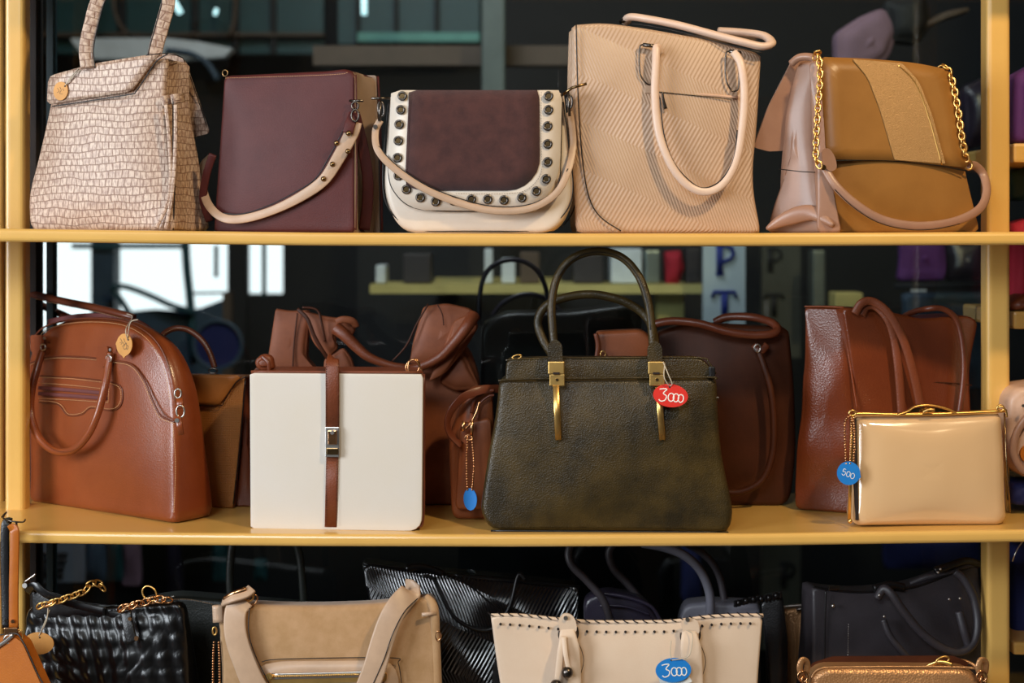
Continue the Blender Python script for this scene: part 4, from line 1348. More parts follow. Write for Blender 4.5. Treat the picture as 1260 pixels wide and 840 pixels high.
# ------------------------------------------------------------------ 18 beige suede shoulder bag
pl = Plane(530, .035, Z3, -3, 2)
t = T('shoulder_bag', 'beige suede shoulder bag with wide smooth strap and front zip pocket', 'handbag', pl(400, None))
body = [(267, 742, 6), (330, 746, 30), (400, 747, 30), (470, 744, 30), (533, 735, 6), (538, 800, 30), (540, None, 10), (268, None, 10), (272, 830, 30)]
t.part('body', pillow(pl, body, .10, .04, (.012, .006), .010, amp=.004, seed=18), m_suedebeige)
t.part('pocket_panel', sheet(pl, [(322, 815, 3), (350, 810, 8), (480, 809, 16), (492, 825, 10), (494, 900, 10), (330, 900, 3)], .002, .012, bend=lambda a, b: .002), m_strapbeige)
t.part('pocket_edge', piping(pl, [(322, 814), (350, 810.5), (480, 809), (490, 816), (494, 840)], .0014, .017), m_croc_edge)
zp = t.part('zip_frame', sheet(pl, [(326, 826, 4), (478, 823, 4), (478, 834, 4), (328, 838, 4)], .003, .016), m_gold)
t.part('zip', tube(pl.path([(332, 832), (400, 830.5), (474, 828.5)], .020, 4), .009, .002, ref=pl.n, n=8, flat=True), m_silver, parent=zp)
t.part('zip_teeth', stitches([pl.path([(334, 832), (400, 830.5), (474, 828.5)], .0215, 4)], .0022, .0012, .0020), m_gold, parent=zp, kind='stuff')
t.part('zip_pull', disc(pl(331, 832, .023), .005, .004, pl.n, 14), m_gold, parent=zp)
t.part('side_strap', tube(cr([pl(268, 744, .002), pl(269, 765, .004)], 4), .016, .012, flat=True), m_strapbeige)
sl = [(300, 737, .008), (290, 752, .018), (290, 780, .024), (300, 812, .026), (318, 850, .026), (360, 900, .022), (410, 910, .022), (440, 870, .03), (458, 830, .034), (470, 790, .032), (480, 762, .028), (492, 742, .018), (505, 728, .0), (500, 725, -.02)]
st = t.part('strap', tube(cr([pl(*p) for p in sl], 7), lambda f: .036 - .006 * abs(f - .5), .004, ref=(0, -1, .12), n=10, flat=True), m_strapbeige, label='smooth beige strap')
t.part('strap_edge', tube(cr([pl(307, 748, .02), pl(306, 778, .026), pl(315, 808, .028), (pl(332, 842, .028))], 7), .0016, n=5), m_croc_edge, parent=st)
t.part('strap_edge', tube(cr([pl(456, 848, .036), pl(472, 812, .036), pl(484, 778, .034), pl(498, 752, .024), pl(514, 736, .01)], 7), .0016, n=5), m_croc_edge, parent=st)
t.part('strap_loop', tube(cr([pl(275, 740, .01), pl(286, 735, .02), pl(302, 730, .016), pl(310, 724, .01)], 5), .016, .006, ref=(0, -.7, .7), flat=True), m_strapbeige)
t.part('strap_ring', ring(pl(304, 731, .004), .008, .011, .0018, rot=.7), m_gold)
t.part('strap_ring', ring(pl(311, 738, .002), .006, .009, .0014, rot=-.6), m_rosegold)
t.part('strap_loop', tube(cr([pl(276, 737, .012), pl(288, 730, .018), pl(303, 725, .014)], 5), .008, .006, n=10), m_rosegold)
t.part('corner_fold', tube(cr([pl(524, 735, -.01), pl(534, 748, .0), pl(536, 790, -.004), pl(538, 860, -.004)], 5), .014, .01), m_suedebeige)
t.part('corner_tab', tube([pl(519, 756, .010), pl(537, 754, .004)], .006, .005, ref=(0, -1, 0)), m_strapbeige)
t.part('side_ring', ring(pl(264, 776, .0), .003, .006, .0014), m_gold)
t.part('side_ring', ring(pl(539, 782, .0), .004, .007, .0016), m_rosegold)
t.part('ball_chain', beads(pl.path([(263, 790), (262, 820), (262, 870)], .0, 5)), m_rosegold, kind='stuff')
t.part('ball_chain', beads(pl.path([(269, 790), (270, 820), (270, 870)], .0, 5)), m_rosegold, kind='stuff')

# ------------------------------------------------------------------ 19 black patent chevron tote
pl = Plane(600, .165, Z3, 4, 9)
t = T('tote_bag', 'black patent tote with ribbed chevron panels between beige suede and cream bags', 'handbag', pl(590, None))
body = [(447, 692, 6), (500, 700, 20), (560, 706, 20), (640, 714, 20), (715, 722, 8), (712, 800, 30), (716, None, 10), (450, None, 10), (452, 740, 20)]
t.part('body', pillow(pl, body, .09, .05, (.022, .004), .008, amp=.016, freq=11, seed=31), m_blackchev)
t.part('rim', piping(pl, [(447, 693), (500, 700), (560, 707), (640, 715), (714, 722)], .004, .002), m_blackpat)
t.part('strap_knot', tube(pl.path([(500, 700), (515, 697), (530, 700), (545, 706)], .012, 5), .012, .008), m_blackpat)
t.part('handle', tube(pl.path([(520, 708), (536, 715), (560, 760), (600, 775), (625, 750), (636, 712), (640, 706), (646, 712)], .022, 6), .006, n=8), m_black)
t.part('seam', piping(pl, [(560, 706), (590, 730), (630, 765)], .003, .016), m_blackpat)
t.part('base_panel', pillow(pl, [(545, 770, 10), (620, 780, 10), (715, 770, 6), (715, None, 6), (545, None, 6)], .02, .02, (.006, .002), .005, off=.012), m_black)

# ------------------------------------------------------------------ 20 cream whipstitched tote
pl = Plane(770, .03, Z3, 0, 3)
t = T('tote_bag', 'cream tote with laced rim and knotted tassels carrying the blue 3000 tag', 'handbag', pl(770, None))
rim = [(604, 757), (640, 757), (690, 762), (730, 765), (800, 765), (830, 764), (870, 759), (905, 757), (939, 757)]
body = [(604, 757, 3)] + [(x, y, 6) for x, y in rim[1:-1]] + [(939, 757, 3), (934, 820, 20), (924, None, 10), (640, None, 10), (612, 820, 20)]
t.part('body', pillow(pl, body, .12, .012, (.010, .006), .005, amp=.002, seed=20), m_creamtote)
t.part('laced_rim', tube(pl.path(rim, -.002, 6), .006, .006), m_creamtote)
bm = newbm()
for i, (p, tg) in enumerate(walk(pl.path([(x, y - 1) for x, y in rim], -.001, 6), .0145)):
    sweep(bm, [p - tg * .0045 - pl.n * .002 + pl.v * .003, p + pl.n * .003, p + tg * .0045 - pl.v * .002 + pl.n * .003], .0018, n=5)
t.part('lacing', bm, m_rope, kind='stuff')
h0 = None
for p, tg in walk(pl.path([(x, y + 10) for x, y in rim[0:1]] + [(x, y + 12 - (2 if x > 850 else 0)) for x, y in rim[1:]], .0035, 6), .0145)[1:-1]:
    if h0 is None:
        b_ = disc(Vector((0, 0, 0)), .0019, .003, pl.n, 12)
        h0 = link('lace_hole', b_, m_hole, None, t.e); h0.location = p - t.base
    else:
        o = h0.copy(); COL.objects.link(o); o.location = p - t.base
for (cx, cy) in ((697, 763), (847, 765)):
    tb = t.part('handle_tab', sheet(pl, [(cx - 11, cy - 4, 8), (cx - 3, cy - 13 if cx < 800 else cy - 7, 7), (cx + 8, cy - 9 if cx < 800 else cy - 7, 7), (cx + 12, cy + 2, 6), (cx + 12, cy + 12, 5), (cx - 8, cy + 12, 3)], .004, .014), m_creamtote)
    t.part('tab_screw', disc(pl(cx - 1, cy - 3, .020), .0032, .003, pl.n, 14), m_silver, parent=tb)
    lp = [(cx - 9, cy + 13), (cx - 9, cy + 20), (cx - 5, cy + 24), (cx + 9, cy + 24), (cx + 14, cy + 18), (cx + 13, cy + 8)]
    t.part('handle_ring', tube(pl.path(lp, .014, 4), .0032, n=7), m_gun)
    t.part('handle_fold', tube(pl.path([(cx + 1, cy + 10, .014), (cx + 2, cy + 24, .020), (cx + 4, cy + 45, .022), (cx + 6, cy + 100, .022)], 0, 6), lambda f: .020 + .012 * min(1, f * 2), .007, ref=(0, -1, 0), n=12, flat=True), m_creamtote)
    t.part('handle_edge', tube(pl.path([(cx + 13, cy + 24), (cx + 19, cy + 38), (cx + 21, cy + 52), (cx + 16, cy + 72), (cx + 12, cy + 100)], .020, 6), .0011, n=5), m_hole)
t.part('tassel', tube(pl.path([(694, 783, .026), (690, 800, .032), (686, 838, .034)], 0, 5), .010, .005, flat=True), m_creamtote)
t.part('tassel', tube(pl.path([(694, 783, .028), (696, 805, .036), (700, 824, .038)], 0, 5), .007, .004, flat=True), m_creamtote)
t.part('tassel_bead', ball(newbm(), pl(698, 827, .038), .0088, seg=16), m_gun)
t.part('tassel_bead', ball(newbm(), pl(684, 843, .036), .0088, seg=16), m_gun)
hang_tag('blue oval tag reading 3000 on the cream laced tote', pl, (828.5, 824), 22, 14.8, .036, m_tagblue,
         [[(826, 812), (825, 800, .034), (826, 788, .028)], [(826, 812), (846, 808, .04), (851, 796, .036), (852, 780, .03), (845, 775, .02)]],
         hole=(826, 812), text=T3000, rot=.05, tw=.0019)
single('paper_slip', sheet(pl, [(806, 822, 2), (838, 815, 2), (849, 832, 2), (812, 842, 2)], .0008, .032), m_paper,
       'white slip of paper tucked behind the blue 3000 tag', 'paper', pl(828, 835, .032))

# ------------------------------------------------------------------ 21 plum bag with curved handles, grey-blue bag
pl = Plane(790, .175, Z3, -4, 0)
t = T('handbag', 'dark plum bag with tall curved grey handles behind the cream laced tote', 'handbag', pl(770, None))
t.part('body', pillow(pl, [(718, 735, 14), (745, 726, 14), (792, 736, 14), (812, 765, 10), (815, None, 8), (718, None, 8)], .07, .04, (.012, .004), .010, amp=.006), m_dkpurple)
t.part('fold', tube(pl.path([(742, 730), (770, 734), (800, 745), (812, 762)], .012, 6), .006, .006), m_dkpurple)
t.part('fold', tube(pl.path([(738, 745), (770, 746), (800, 756)], .016, 6), .004, .004), m_dkpurple)
t.part('handle', tube(pl.path([(752, 768, .02), (742, 738, .022), (722, 714, .022), (703, 694, .022), (700, 676, .018), (712, 655, .01), (745, 642, .0)], 0, 7), .0125, n=12), m_slate)
t.part('handle', tube(pl.path([(790, 740, -.03), (772, 718, -.03), (754, 698, -.03), (750, 676, -.03), (770, 655, -.03)], 0, 7), .0125, n=12), m_slate)
pl = Plane(885, .195, Z3, -4, 0)
t = T('handbag', 'grey-blue bag with one thick curved handle behind the cream laced tote', 'handbag', pl(880, None))
t.part('body', pillow(pl, [(835, 765, 6), (842, 744, 10), (870, 741, 8), (936, 744, 6), (938, None, 8), (835, None, 8)], .08, .05, (.008, .004), .008), m_greyblue)
t.part('handle', tube(pl.path([(874, 758, .016), (873, 730, .018), (863, 704, .018), (845, 685, .018), (820, 674, .014), (790, 668, .01)], 0, 7), .0145, n=12), m_greyblue)
t.part('handle', tube(pl.path([(892, 745, -.03), (887, 715, -.03), (876, 692, -.03), (858, 676, -.03), (835, 664, -.03)], 0, 7), .012, n=12), m_slate)

# ------------------------------------------------------------------ 22 black frilled bag and gold pleated bag
pl = Plane(960, .15, Z3, -10, 0)
t = T('handbag', 'black bag with a frilled rim right of the cream laced tote', 'handbag', pl(945, None))
t.part('body', pillow(pl, [(936, 738, 6), (962, 732, 10), (970, 790, 30), (966, None, 10), (944, None, 10), (942, 800, 10)], .08, .04, (.008, .004), .008), m_black)
bm = newbm()
rp = pl.path([(905, 742), (925, 737), (945, 735), (962, 730)], .008, 6)
for i, (p, tg) in enumerate(walk(rp, .006)):
    sweep(bm, [p - pl.v * .006, p + pl.n * (.004 if i % 2 else -.004), p + pl.v * .004], .007, .0015, n=6)
t.part('frill', bm, m_black, kind='stuff')
pl = Plane(985, .245, Z3, -6, 0)
t = T('handbag', 'gold pleated bag glimpsed left of the slate grey bag', 'handbag', pl(980, None))
bm = pillow(pl, [(955, 752, 6), (998, 745, 6), (1006, None, 8), (958, None, 8)], .06, .03, (.008, .004), .006, M=100)
for v in bm.verts:
    q = v.co - pl.O
    v.co += pl.n * .0022 * math.sin(q.dot(pl.u) * 520)
t.part('body', bm, m_goldleather)
t.part('rim', piping(pl, [(953, 748), (975, 745), (1000, 744)], .005, .002), m_silver)
t.part('clasp', tube(pl.path([(980, 750), (992, 748), (1002, 750)], .012, 4), .006), m_gun)

# ------------------------------------------------------------------ 24 slate grey bag
pl = Plane(1015, .13, Z3, 10, 2)
t = T('satchel', 'slate grey leather bag with studs and rolled handles behind the bronze bag', 'handbag', pl(1100, None))
body = [(1000, 722, 3), (1020, 726, 6), (1060, 729, 20), (1120, 724, 30), (1165, 708, 20), (1205, 692, 8), (1210, 760, 30), (1208, None, 10), (998, None, 8)]
t.part('body', pillow(pl, body, .09, .045, (.014, .005), .006, amp=.004, seed=24), m_slate)
t.part('seam', piping(pl, [(1016, 726), (1015, 770), (1014, 850)], .0022, .008), m_croc_edge)
t.part('stitching', stitches([pl.path([(1044, 768), (1043, 830)], .016, 3)], .0036, .0022, .0005), m_silver, kind='stuff')
studs(t, pl, [(1025, 745)], .0032, .012, m_silver)
t.part('rim', piping(pl, [(1000, 721), (1020, 725), (1060, 728), (1120, 723), (1165, 707), (1205, 691)], .0035, .0), m_black)
t.part('clasp', box(pl(1026, 723, .004), .018, .004, .006, pl, .001), m_gun)
t.part('handle', tube(pl.path([(1080, 735, .018), (1088, 724, .026), (1098, 732, .034), (1112, 752, .038), (1134, 778, .040), (1160, 797, .040), (1182, 802, .038), (1198, 790, .034), (1203, 765, .028), (1198, 735, .022), (1186, 712, .016), (1175, 703, .010)], 0, 7), .0135, n=12), m_slate)
t.part('handle', tube(pl.path([(1087, 762, .026), (1094, 780, .03), (1106, 796, .032), (1120, 812, .03)], 0, 7), .010, n=12), m_slate)
t.part('handle', tube(pl.path([(1180, 752, .026), (1186, 775, .032), (1192, 795, .032)], 0, 6), .013, n=12), m_slate)
t.part('handle', tube(pl.path([(1120, 718, -.02), (1140, 710, -.01), (1160, 706, -.004), (1180, 698, .0), (1200, 693, .0)], 0, 6), .010, n=12), m_slate)
t.part('top_clutter', tube(pl.path([(1075, 724, .01), (1095, 719, .01), (1112, 722, .01)], 0, 6), .012, .01, n=12), m_black)
t.part('top_clutter', tube(pl.path([(1150, 702, .01), (1165, 697, .012), (1188, 690, .006), (1205, 694, .0)], 0, 6), .012, .01, n=12), m_black)
studs(t, pl, [(1082, 732), (1088, 758), (1168, 737), (1181, 736), (1157, 700), (1154, 704)], .0022, .034, m_silver)
# ------------------------------------------------------------------ 25 bronze crossbody
pl = Plane(1100, .02, Z3, 0, 4)
t = T('crossbody_bag', 'pebbled bronze zip-top bag at the bottom right corner', 'handbag', pl(1100, None))
t.part('body', pillow(pl, [(998, 832, 14), (1012, 822, 12), (1090, 822, 30), (1190, 823, 14), (1208, 836, 14), (1216, None, 14), (990, None, 14)], .07, .05, (.012, .005), .012, amp=.002), m_goldleather)
t.part('rim_back', tube(pl.path([(998, 828, -.03), (1006, 816, -.04), (1030, 812, -.045), (1100, 810, -.045), (1170, 811, -.045), (1195, 816, -.04), (1206, 828, -.03)], 0, 6), .005, .006), m_goldleather)
t.part('top_lining', sheet(pl, [(1003, 822, 5), (1030, 813, 5), (1180, 812, 5), (1200, 820, 5), (1198, 830, 4), (1003, 832, 4)], .002, -.035), m_dkbrown)
t.part('rim_front', piping(pl, [(998, 834), (1008, 823), (1040, 820.5), (1190, 821), (1204, 830)], .004, -.006), m_goldleather)
t.part('zip_pull', tube(pl.path([(1140, 820, -.02), (1156, 814, -.01), (1172, 818, -.005)], 0, 5), .006, .004), m_gold)
t.part('zip_pull', ring(pl(1160, 812, -.01), .010, .005, .0016, rot=.3), m_gold)
for cx in (988, 1208):
    t.part('strap_loop', tube(pl.path([(cx, 835, .0), (cx - 4, 822, .005), (cx - 1, 812, .005), (cx + 5, 815, .0), (cx + 4, 828, -.002)], 0, 5), .010, .004, n=8), m_goldleather)
    t.part('strap_ring', ring(pl(cx, 832, .006), .007, .008, .0018, rot=.5), m_rosegold)
    t.part('strap_chain', chain(pl.path([(cx + 1, 836, .004), (cx + 4, 850, .004), (cx + 4, 880, .004)], 0, 4), .012, .009, .0016), m_rosegold, kind='stuff')
# ------------------------------------------------------------------ what stands beyond the glass
m_teal = mat('teal_reflected_frame', '#2b5560', .6, grain=None)
m_tealdk = mat('dark_teal_panel', '#1f4a4e', .5, grain=None)
m_slateblue = mat('slate_blue_pillar', '#3d5266', .6, grain=None)
m_white_c = mat('white_canvas', '#d9e2ea', .7, grain=None)
m_yel = mat('pale_yellow_shelf', '#cfc07a', .6, grain=None)
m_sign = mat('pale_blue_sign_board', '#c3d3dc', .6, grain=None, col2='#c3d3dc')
m_navy = mat('navy_lettering', '#1c3390', .6, grain=None)
m_purple = mat('purple_cloth', '#5a2a6e', .8, grain=None)
m_red = mat('crimson_cloth', '#a8142e', .8, grain=None)
m_navycl = mat('navy_cloth', '#16205a', .8, grain=None)
m_steel = mat('brushed_steel', '#9aa39f', .35, metal=.8, grain=None)
m_beam = mat('brown_beam', '#5a4a3e', .7, grain=None)
m_pinkcl = mat('dusty_pink_cloth', '#8d6f80', .8, grain=None)
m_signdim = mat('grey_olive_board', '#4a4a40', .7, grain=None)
m_bulb = N('lamp_glow')
m_bulb.b.inputs['Emission Color'].default_value = (.6, .95, 1, 1)
m_bulb.b.inputs['Emission Strength'].default_value = 1.6
m_bulb = m_bulb.m


def pbox(px0, px1, py0, py1, Y, d=.04, bev=.0):
    """upright block whose front fills that span at depth Y"""
    a = P(px0, py1, Y); b = P(px1, py0, Y)
    return box(Vector(((a.x + b.x) / 2, Y + d / 2, (a.z + b.z) / 2)), b.x - a.x, d, b.z - a.z, None, bev)


def bar(pts, Y, w, d=.03, sm=6):
    q = [P(x, y, Y) for x, y in pts]
    return tube(cr(q, sm) if sm else q, w, d, flat=True, n=8)


# reflection in the glass, shaped as a teal frame before the openings
px = (DC + 2.6) / F
fr1 = T('reflected_frame', 'reflection in the glass built as a teal frame with curved brace against the bright opening', 'frame', P(180, 700, 2.6))
fr1.part('head_rail', pbox(88, 228, 299.5, 306, 2.6), m_teal)
fr1.part('pillar', pbox(112, 140, 290, 420, 2.62, .08), m_slateblue, label='slate blue pillar')
fr1.part('brace', bar([(138, 354), (150, 352), (168, 357), (190, 366), (212, 376), (240, 384)], 2.55, 6.5 * px), m_teal)
fr1.part('brace', bar([(138, 357), (148, 368), (162, 390)], 2.56, 6 * px), m_teal)
fr1.part('post', bar([(228, 296), (230, 330), (234, 370), (240, 440)], 2.58, 9 * px), m_teal)
fr1.part('post', bar([(266, 302), (266, 341)], 2.6, 4 * px, sm=0), m_tealdk)
fr1.part('post', pbox(280, 302, 280, 470, 2.6, .06), m_dark, label='dark wide post')
fr1.part('post', pbox(322, 326, 296, 365, 2.6, .03), m_tealdk)
fr1.part('lower_panel', sheet(Plane(180, 2.62, -1.0), [(150, 384, 3), (190, 380, 10), (228, 382, 3), (250, 378, 3), (282, 366, 3), (282, 600, 3), (120, 600, 3), (120, 400, 3)], .03, 0), m_slateblue, label='slanting slate blue panel')
fr1.part('rung', bar([(232, 361), (282, 360)], 2.6, 3 * px, sm=0), m_tealdk)
single('wooden_post', pbox(274, 284, 360, 470, 2.2, .04), m_beam, 'thin wooden post beyond the glass above the small tan satchel', 'post', P(279, 500, 2.2))
hl = T('reflected_disc', 'dim reflected round form built as a dark disc with rim beyond the glass above the tan satchel handle', 'reflection', P(270, 480, 2.0))  # round form of the same reflection, modelled as a rimmed disc
hl.part('rim', ring(P(268, 424, 2.0), .068, .068, .006), m_slateblue)
hl.part('disc', disc(P(268, 424, 2.01), .065, .01, (0, -1, 0), 28), m_navycl)
# upper left: reflected windows, built as dim teal panels and bars
bay = T('reflected_window', 'dim reflection of teal windows built as panels with dark mullions beyond the glass at the upper left', 'window', P(200, 500, 2.7))
bay.part('panel', pbox(36, 398, -80, 66, 2.72, .02), m_tealdk)
bay.part('panel', pbox(416, 590, -80, 54, 2.72, .02), m_tealdk)
for x in (58, 150, 240, 290, 336):
    bay.part('mullion', pbox(x - 3, x + 3, -80, 66, 2.68, .03), m_dark)
for x in (440, 487, 537):
    bay.part('mullion', pbox(x - 2.5, x + 2.5, -80, 54, 2.68, .03), m_dark)
bay.part('sill', pbox(440, 590, 40, 51, 2.66, .05), mat('pale_teal_sill', '#6fb0a6', .6, grain=None), label='pale teal sill')
bay.part('sill', pbox(36, 398, 40, 44, 2.66, .05), m_beam)
bay.part('curved_pipe', bar([(143, -40), (140, 0), (146, 28), (160, 42)], 2.5, 4 * px), m_beam)
bay.part('curved_pipe', bar([(288, -40), (290, 0), (288, 28), (282, 44)], 2.5, 4 * px), m_beam)
cn = T('awning', 'pale canvas awning edge beyond the glass behind the reptile satchel handle', 'awning', P(180, 120, 2.3))
cn.part('canvas', sheet(Plane(180, 2.3, -1.0), [(92, 50, 2), (205, 49, 4), (250, 54, 6), (290, 62, 5), (280, 72, 6), (215, 76, 6), (110, 74, 3)], .05, 0), m_white_c)
cn.part('rib', bar([(205, 62), (235, 66), (255, 78), (268, 98)], 2.25, 6 * px), m_slateblue)
for i, (q, lb) in enumerate((([(212, -2), (222, 16)], 'elongated blue-white lamp above the maroon bag beyond the glass'),
                             ([(264, 14), (267, 15)], 'small round blue-white lamp beyond the glass right of the long one'),
                             ([(448, -6), (448, 18)], 'short upright blue-white lamp beyond the glass near the top edge'))):
    single('lamp', bar(q, 2.4, (6 if i != 1 else 8) * px, .02, 0), m_bulb, lb, 'lamp', P(*q[1], 2.4), 'small cold lamps beyond the glass')
single('steel_column', pbox(592, 622, -120, 292, 1.6, .10, .01), mat('dull_grey_steel', '#59625f', .5, grain=None), 'grey steel column beyond the glass left of the ribbed tote', 'column', P(607, 292, 1.6))
single('ceiling_beam', pbox(385, 712, 56, 80, 1.75, .06), m_beam, 'dim brown horizontal beam beyond the glass behind the saddle bag', 'beam', P(550, 80, 1.75))
single('ceiling_beam', pbox(720, 930, 44, 52, 1.9, .06), mat('amber_beam', '#7a4a22', .6, grain=None), 'thin amber rail beyond the glass above the fold-over bag', 'rail', P(980, 50, 1.9))
# draped garments upper right
for i, (pts, m, lb) in enumerate((([(1030, 40), (1060, 20), (1090, 8), (1110, 30), (1095, 70), (1060, 95), (1030, 95)], m_pinkcl, 'dusty pink garment hung beyond the glass above the fold-over bag'),
                                  ([(1090, 0), (1140, -10), (1150, 30), (1130, 55), (1095, 50)], m_dark, 'dark folded garment beyond the glass right of the pink one'),
                                  ([(1130, 30), (1170, 12), (1195, 8), (1195, 14), (1160, 26), (1134, 38)], m_beam, 'brown slanted hanger bar beyond the glass at the upper right'),
                                  ([(1185, 105), (1220, 92), (1230, 170), (1190, 185)], m_dkpurple, 'dark plum garment beyond the glass beside the right post'))):
    single('garment', pillow(Plane(1080, 1.2, -.5), [(x, y, 12) for x, y in pts], .05, .05, (.02, .01), .01, M=40, amp=.012), m, lb, 'clothing', P(1080, 100, 1.2))

# display counter seen in the middle gap
ds = T('display_shelf', 'pale yellow shelf board running across behind the olive handles', 'shelf', P(660, 480, 1.5))
ds.part('board', pbox(455, 870, 350, 361, 1.5, .25), m_yel)
ds.part('board', pbox(535, 690, 342, 347, 1.9, .2), m_yel)
ds.part('back', pbox(440, 870, 300, 480, 1.98, .02), m_dark)
items = [(462, 474, 326, 349, m_white_c, 'small white upright box on the far shelf left of the olive handles'),
         (496, 530, 312, 348, m_slate, 'grey carton on the far shelf left of the black handle'),
         (596, 606, 306, 348, m_white_c, 'narrow white carton beyond the black handle arch'),
         (617, 634, 318, 349, m_white_c, 'square pale box inside the black handle arch'),
         (640, 664, 310, 348, m_beam, 'brown carton beside the pale box on the far shelf'),
         (706, 742, 312, 349, m_slate, 'grey carton on the far shelf inside the olive arch'),
         (752, 790, 306, 349, m_white_c, 'large pale carton on the far shelf right of the olive arch'),
         (794, 812, 308, 349, m_steel, 'steel tin on the far shelf beside the red cloth'),
         (845, 862, 306, 349, m_slate, 'dark carton on the far shelf beside the lettered board')]
for (a, b, c, d, m, lb) in items:
    single('carton', pbox(a, b, c, 348.3, 1.55, .10, .004), m, lb, 'box', P((a + b) / 2, 350, 1.55), 'cartons on the far yellow shelf')
single('red_cloth', pillow(Plane(828, 1.56, P(0, 350, 1.56).z), [(818, 310, 4), (838, 308, 4), (842, 330, 4), (836, None, 3), (820, None, 3)], .06, .05, (.01, .01), .008, M=40, amp=.006), m_red, 'bundle of red cloth on the far shelf right of the olive arch', 'cloth', P(828, 350, 1.56))
single('yellow_box', pbox(808, 842, 362, 398, 1.6, .1, .004), m_yel, 'pale yellow box under the far shelf above the dark brown tote', 'box', P(828, 398, 1.6))
# lettered boards
LET = {'P': [[(-9, -16), (-1, -16)], [(-5, -16), (-5, 14)], [(-9, 14), (2, 14), (8, 11), (10, 5), (7, 0), (0, -3), (-4, -3)]],
       'T': [[(0, -16), (0, 13)], [(-13, 7), (-11, 13), (11, 13), (13, 7)]]}


def board(px0, px1, py0, py1, Y, m, ml, letters, label, sc=1.0):
    t = T('lettered_board', label, 'sign', P((px0 + px1) / 2, py1, Y))
    t.part('board', pbox(px0, px1, py0, py1, Y, .03), m)
    k = (DC + Y) / F
    for ch, cx, cy in letters:
        bm = newbm()
        for s in LET[ch]:
            pts = [P(cx, cy, Y) + Vector((a * k * sc, -.004, b * k * sc)) for a, b in s]
            ww = 7 * k * sc if len(s) == 2 and abs(s[0][0] - s[1][0]) < .1 else 4 * k * sc
            sweep(bm, pts, ww, .004, n=8, flat=True)
        t.part('letter', bm, ml)


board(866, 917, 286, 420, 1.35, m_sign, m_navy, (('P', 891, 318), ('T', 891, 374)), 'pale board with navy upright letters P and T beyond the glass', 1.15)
board(938, 985, 286, 440, 1.9, m_signdim, m_dark, (('P', 952, 318), ('T', 952, 374)), 'dim reflection of the P and T board built as a grey board beyond the glass', .9)  # the pale sign's reflection, built as a second, dimmer board
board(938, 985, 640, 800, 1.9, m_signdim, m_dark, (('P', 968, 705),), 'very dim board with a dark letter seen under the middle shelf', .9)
single('steel_column', pbox(1000, 1016, 308, 378, 1.7, .06, .006), m_steel, 'short bright steel pipe beyond the glass left of the tall brown tote', 'pipe', P(1008, 378, 1.7))
single('yellow_box', pbox(1028, 1062, 360, 390, 1.4, .08, .004), m_yel, 'dull yellow box beyond the glass above the tall brown tote', 'box', P(1045, 390, 1.4))
gr = T('garment_rail', 'rail with hung purple and blue cloth beyond the glass at the right', 'rail', P(1150, 500, 1.3))
gr.part('rail', bar([(1100, 352), (1230, 352)], 1.28, .012, .012, 0), m_dark)
gr.part('cloth', pillow(Plane(1130, 1.3, -1.0), [(1108, 290, 4), (1160, 290, 4), (1164, 345, 6), (1106, 346, 6)], .04, .04, (.01, .01), .01, M=40, amp=.02), m_purple, label='purple cloth')
gr.part('cloth', pillow(Plane(1180, 1.35, -1.0), [(1164, 290, 4), (1215, 290, 4), (1215, 345, 6), (1166, 346, 6)], .04, .04, (.01, .01), .01, M=40, amp=.02), m_dkpurple, label='plum cloth')
gr.part('cloth', pillow(Plane(1150, 1.4, -1.0), [(1112, 360, 4), (1215, 360, 4), (1215, 480, 6), (1110, 480, 6)], .04, .04, (.01, .01), .01, M=40, amp=.02), m_slateblue, label='slate blue cloth')
gr.part('garment_tag', pbox(1122, 1140, 356, 359, 1.25, .01), m_paper)
# black handbag on a stand beyond the glass; its handles rise behind the olive bag
pl = Plane(640, .62, -.50, 0)
t = T('handbag', 'black bag with arched navy handles standing beyond the glass left of the olive handles', 'handbag', pl(640, None))
t.part('body', pillow(pl, [(592, 400, 10), (620, 384, 20), (700, 384, 20), (790, 372, 20), (800, None, 10), (590, None, 10)], .12, .10, (.01, .01), .012, M=80), m_black)
t.part('handle', tube(pl.path([(590, 400), (590, 370), (594, 345), (605, 328), (624, 320), (645, 322), (662, 334), (672, 356), (676, 385)], .0, 7), .0095, n=10), m_dkpurple)
t.part('handle', tube(pl.path([(606, 388), (620, 372), (645, 362), (670, 366), (690, 384)], -.08, 7), .0095, n=10), m_dkpurple)
single('low_counter', box(Vector((.10, .70, -1.08)), .40, .26, 1.16), m_dark, 'dark counter beyond the glass carrying the black bag', 'counter', (.1, .70, -1.66))
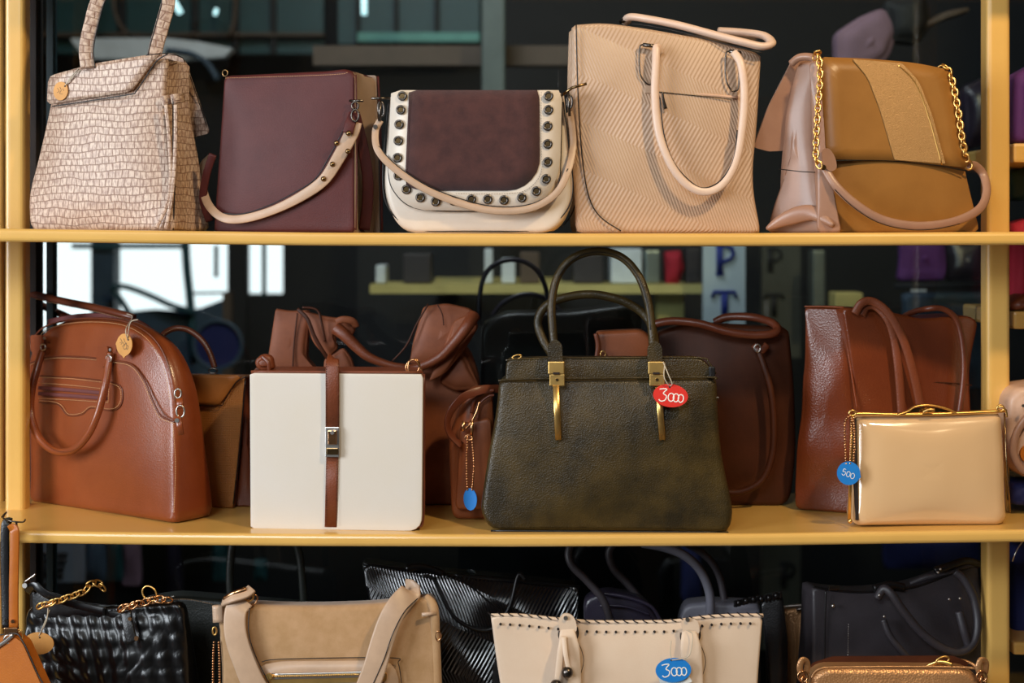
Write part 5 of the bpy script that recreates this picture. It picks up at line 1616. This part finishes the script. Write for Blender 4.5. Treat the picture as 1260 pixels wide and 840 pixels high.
# lower left: notice and cloths
nt = T('notice_board', 'grey printed notice beyond the glass above the black quilted bag', 'notice', P(75, 716, 1.5))
nt.part('board', pbox(44, 104, 660, 716, 1.5, .01), mat('grey_notice', '#8f99a8', .7, grain=None))
for y in (680, 689, 698, 706):
    nt.part('text_line', pbox(49, 84 - (y % 7), y, y + 2.5, 1.495, .004), m_slate)
for i, (a, b, c, d, m, lb) in enumerate(((104, 128, 660, 716, m_slateblue, 'slate blue hanging cloth right of the grey notice'),
                                         (130, 150, 660, 716, m_tealdk, 'dark teal hanging cloth left of the pink one'),
                                         (150, 170, 655, 722, m_pinkcl, 'dusty pink hanging cloth beyond the glass above the quilted bag chain'),
                                         (205, 222, 660, 730, m_dkpurple, 'dark plum hanging cloth beyond the glass near the strap knot'),
                                         (262, 279, 660, 716, m_tealdk, 'teal hanging cloth beyond the glass left of the tall thin handles'),
                                         (312, 326, 690, 716, m_tealdk, 'short teal hanging cloth inside the tall thin handles'),
                                         (840, 862, 670, 740, m_navycl, 'navy hanging cloth beyond the glass above the grey-blue bag'),
                                         (1090, 1205, 660, 700, m_navycl, 'wide navy cloth beyond the glass above the slate bag'))):
    single('hanging_cloth', pillow(Plane(a, 1.6, -2.0), [(a, c, 3), (b, c, 3), (b + 2, d, 3), (a - 1, d, 3)], .03, .03, (.008, .008), .006, M=40, amp=.01), m, lb, 'cloth', P(a, d, 1.6), 'cloths hanging beyond the glass')

# ------------------------------------------------------------------ things on the neighbouring rack at the right edge
def soft(name, pts, Y, m, label, cat, group=None, amp=.006):
    zmin = min(P(x, y, Y).z for x, y in pts)
    pl_ = Plane(pts[0][0], Y, zmin)
    return single(name, pillow(pl_, [(x, y, 6) for x, y in pts], .10, .07, (.01, .01), .012, M=48, amp=amp), m, label, cat, pl_(pts[0][0], None), group)


soft('cloth_stack', [(1249, 92), (1290, 70), (1320, 90), (1320, 175), (1248, 175)], .20, m_purple, 'purple cloth on the neighbouring rack by the top right', 'cloth')
soft('cloth_stack', [(1247, 208), (1290, 205), (1320, 210), (1320, 246), (1247, 246)], .36, m_tealdk, 'teal cloth on the neighbouring rack above the crimson one', 'cloth')
soft('cloth_stack', [(1246, 276), (1270, 268), (1320, 272), (1320, 380), (1245, 380)], .26, m_red, 'crimson cloth on the neighbouring rack beside the right post', 'cloth')
soft('shoe', [(1245, 374), (1262, 362), (1300, 366), (1320, 382), (1245, 382)], .185, m_trim, 'russet leather shoe under the crimson cloth', 'shoe', amp=.002)
soft('cloth_stack', [(1247, 596), (1320, 590), (1320, 628), (1247, 622)], .12, m_navycl, 'navy cloth behind the rolled beige bag at the right edge', 'cloth')
soft('cloth_stack', [(1247, 672), (1320, 672), (1320, 788), (1247, 782)], .25, m_navycl, 'navy cloth under the middle shelf at the right edge', 'cloth')
rb = T('rolled_bag', 'beige rolled leather bag cut by the right edge beside the patent clutch', 'handbag', P(1275, 600, .12))
pr = Plane(1262, .10, P(0, 600, .1).z)
rb.part('body', pillow(pr, [(1243, 490, 6), (1252, 478, 6), (1310, 470, 10), (1320, 590, 10), (1268, 592, 14), (1250, 578, 14), (1240, 545, 10)], .12, .10, (.008, .006), .012, M=60, amp=.004), m_plainbeige)
rb.part('roll', tube(pr.path([(1268, 508), (1252, 530), (1247, 556), (1256, 576), (1270, 584)], .014, 6), .012, .008), m_tan_side)
rb.part('lining', disc(pr(1266, 558, .012), .014, .006, pr.n, 20), m_orange)
rb.part('snap', disc(pr(1259, 499, .016), .0025, .002, pr.n, 10), m_silver)
single('silver_cord', tube(cr([P(1262, 662, .1), P(1254, 672, .1), P(1248, 684, .1), P(1246, 690, .11)], 5), .002, n=5), m_silver, 'thin silver cord beside the right post below the middle shelf', 'cord', P(1246, 690, .11))
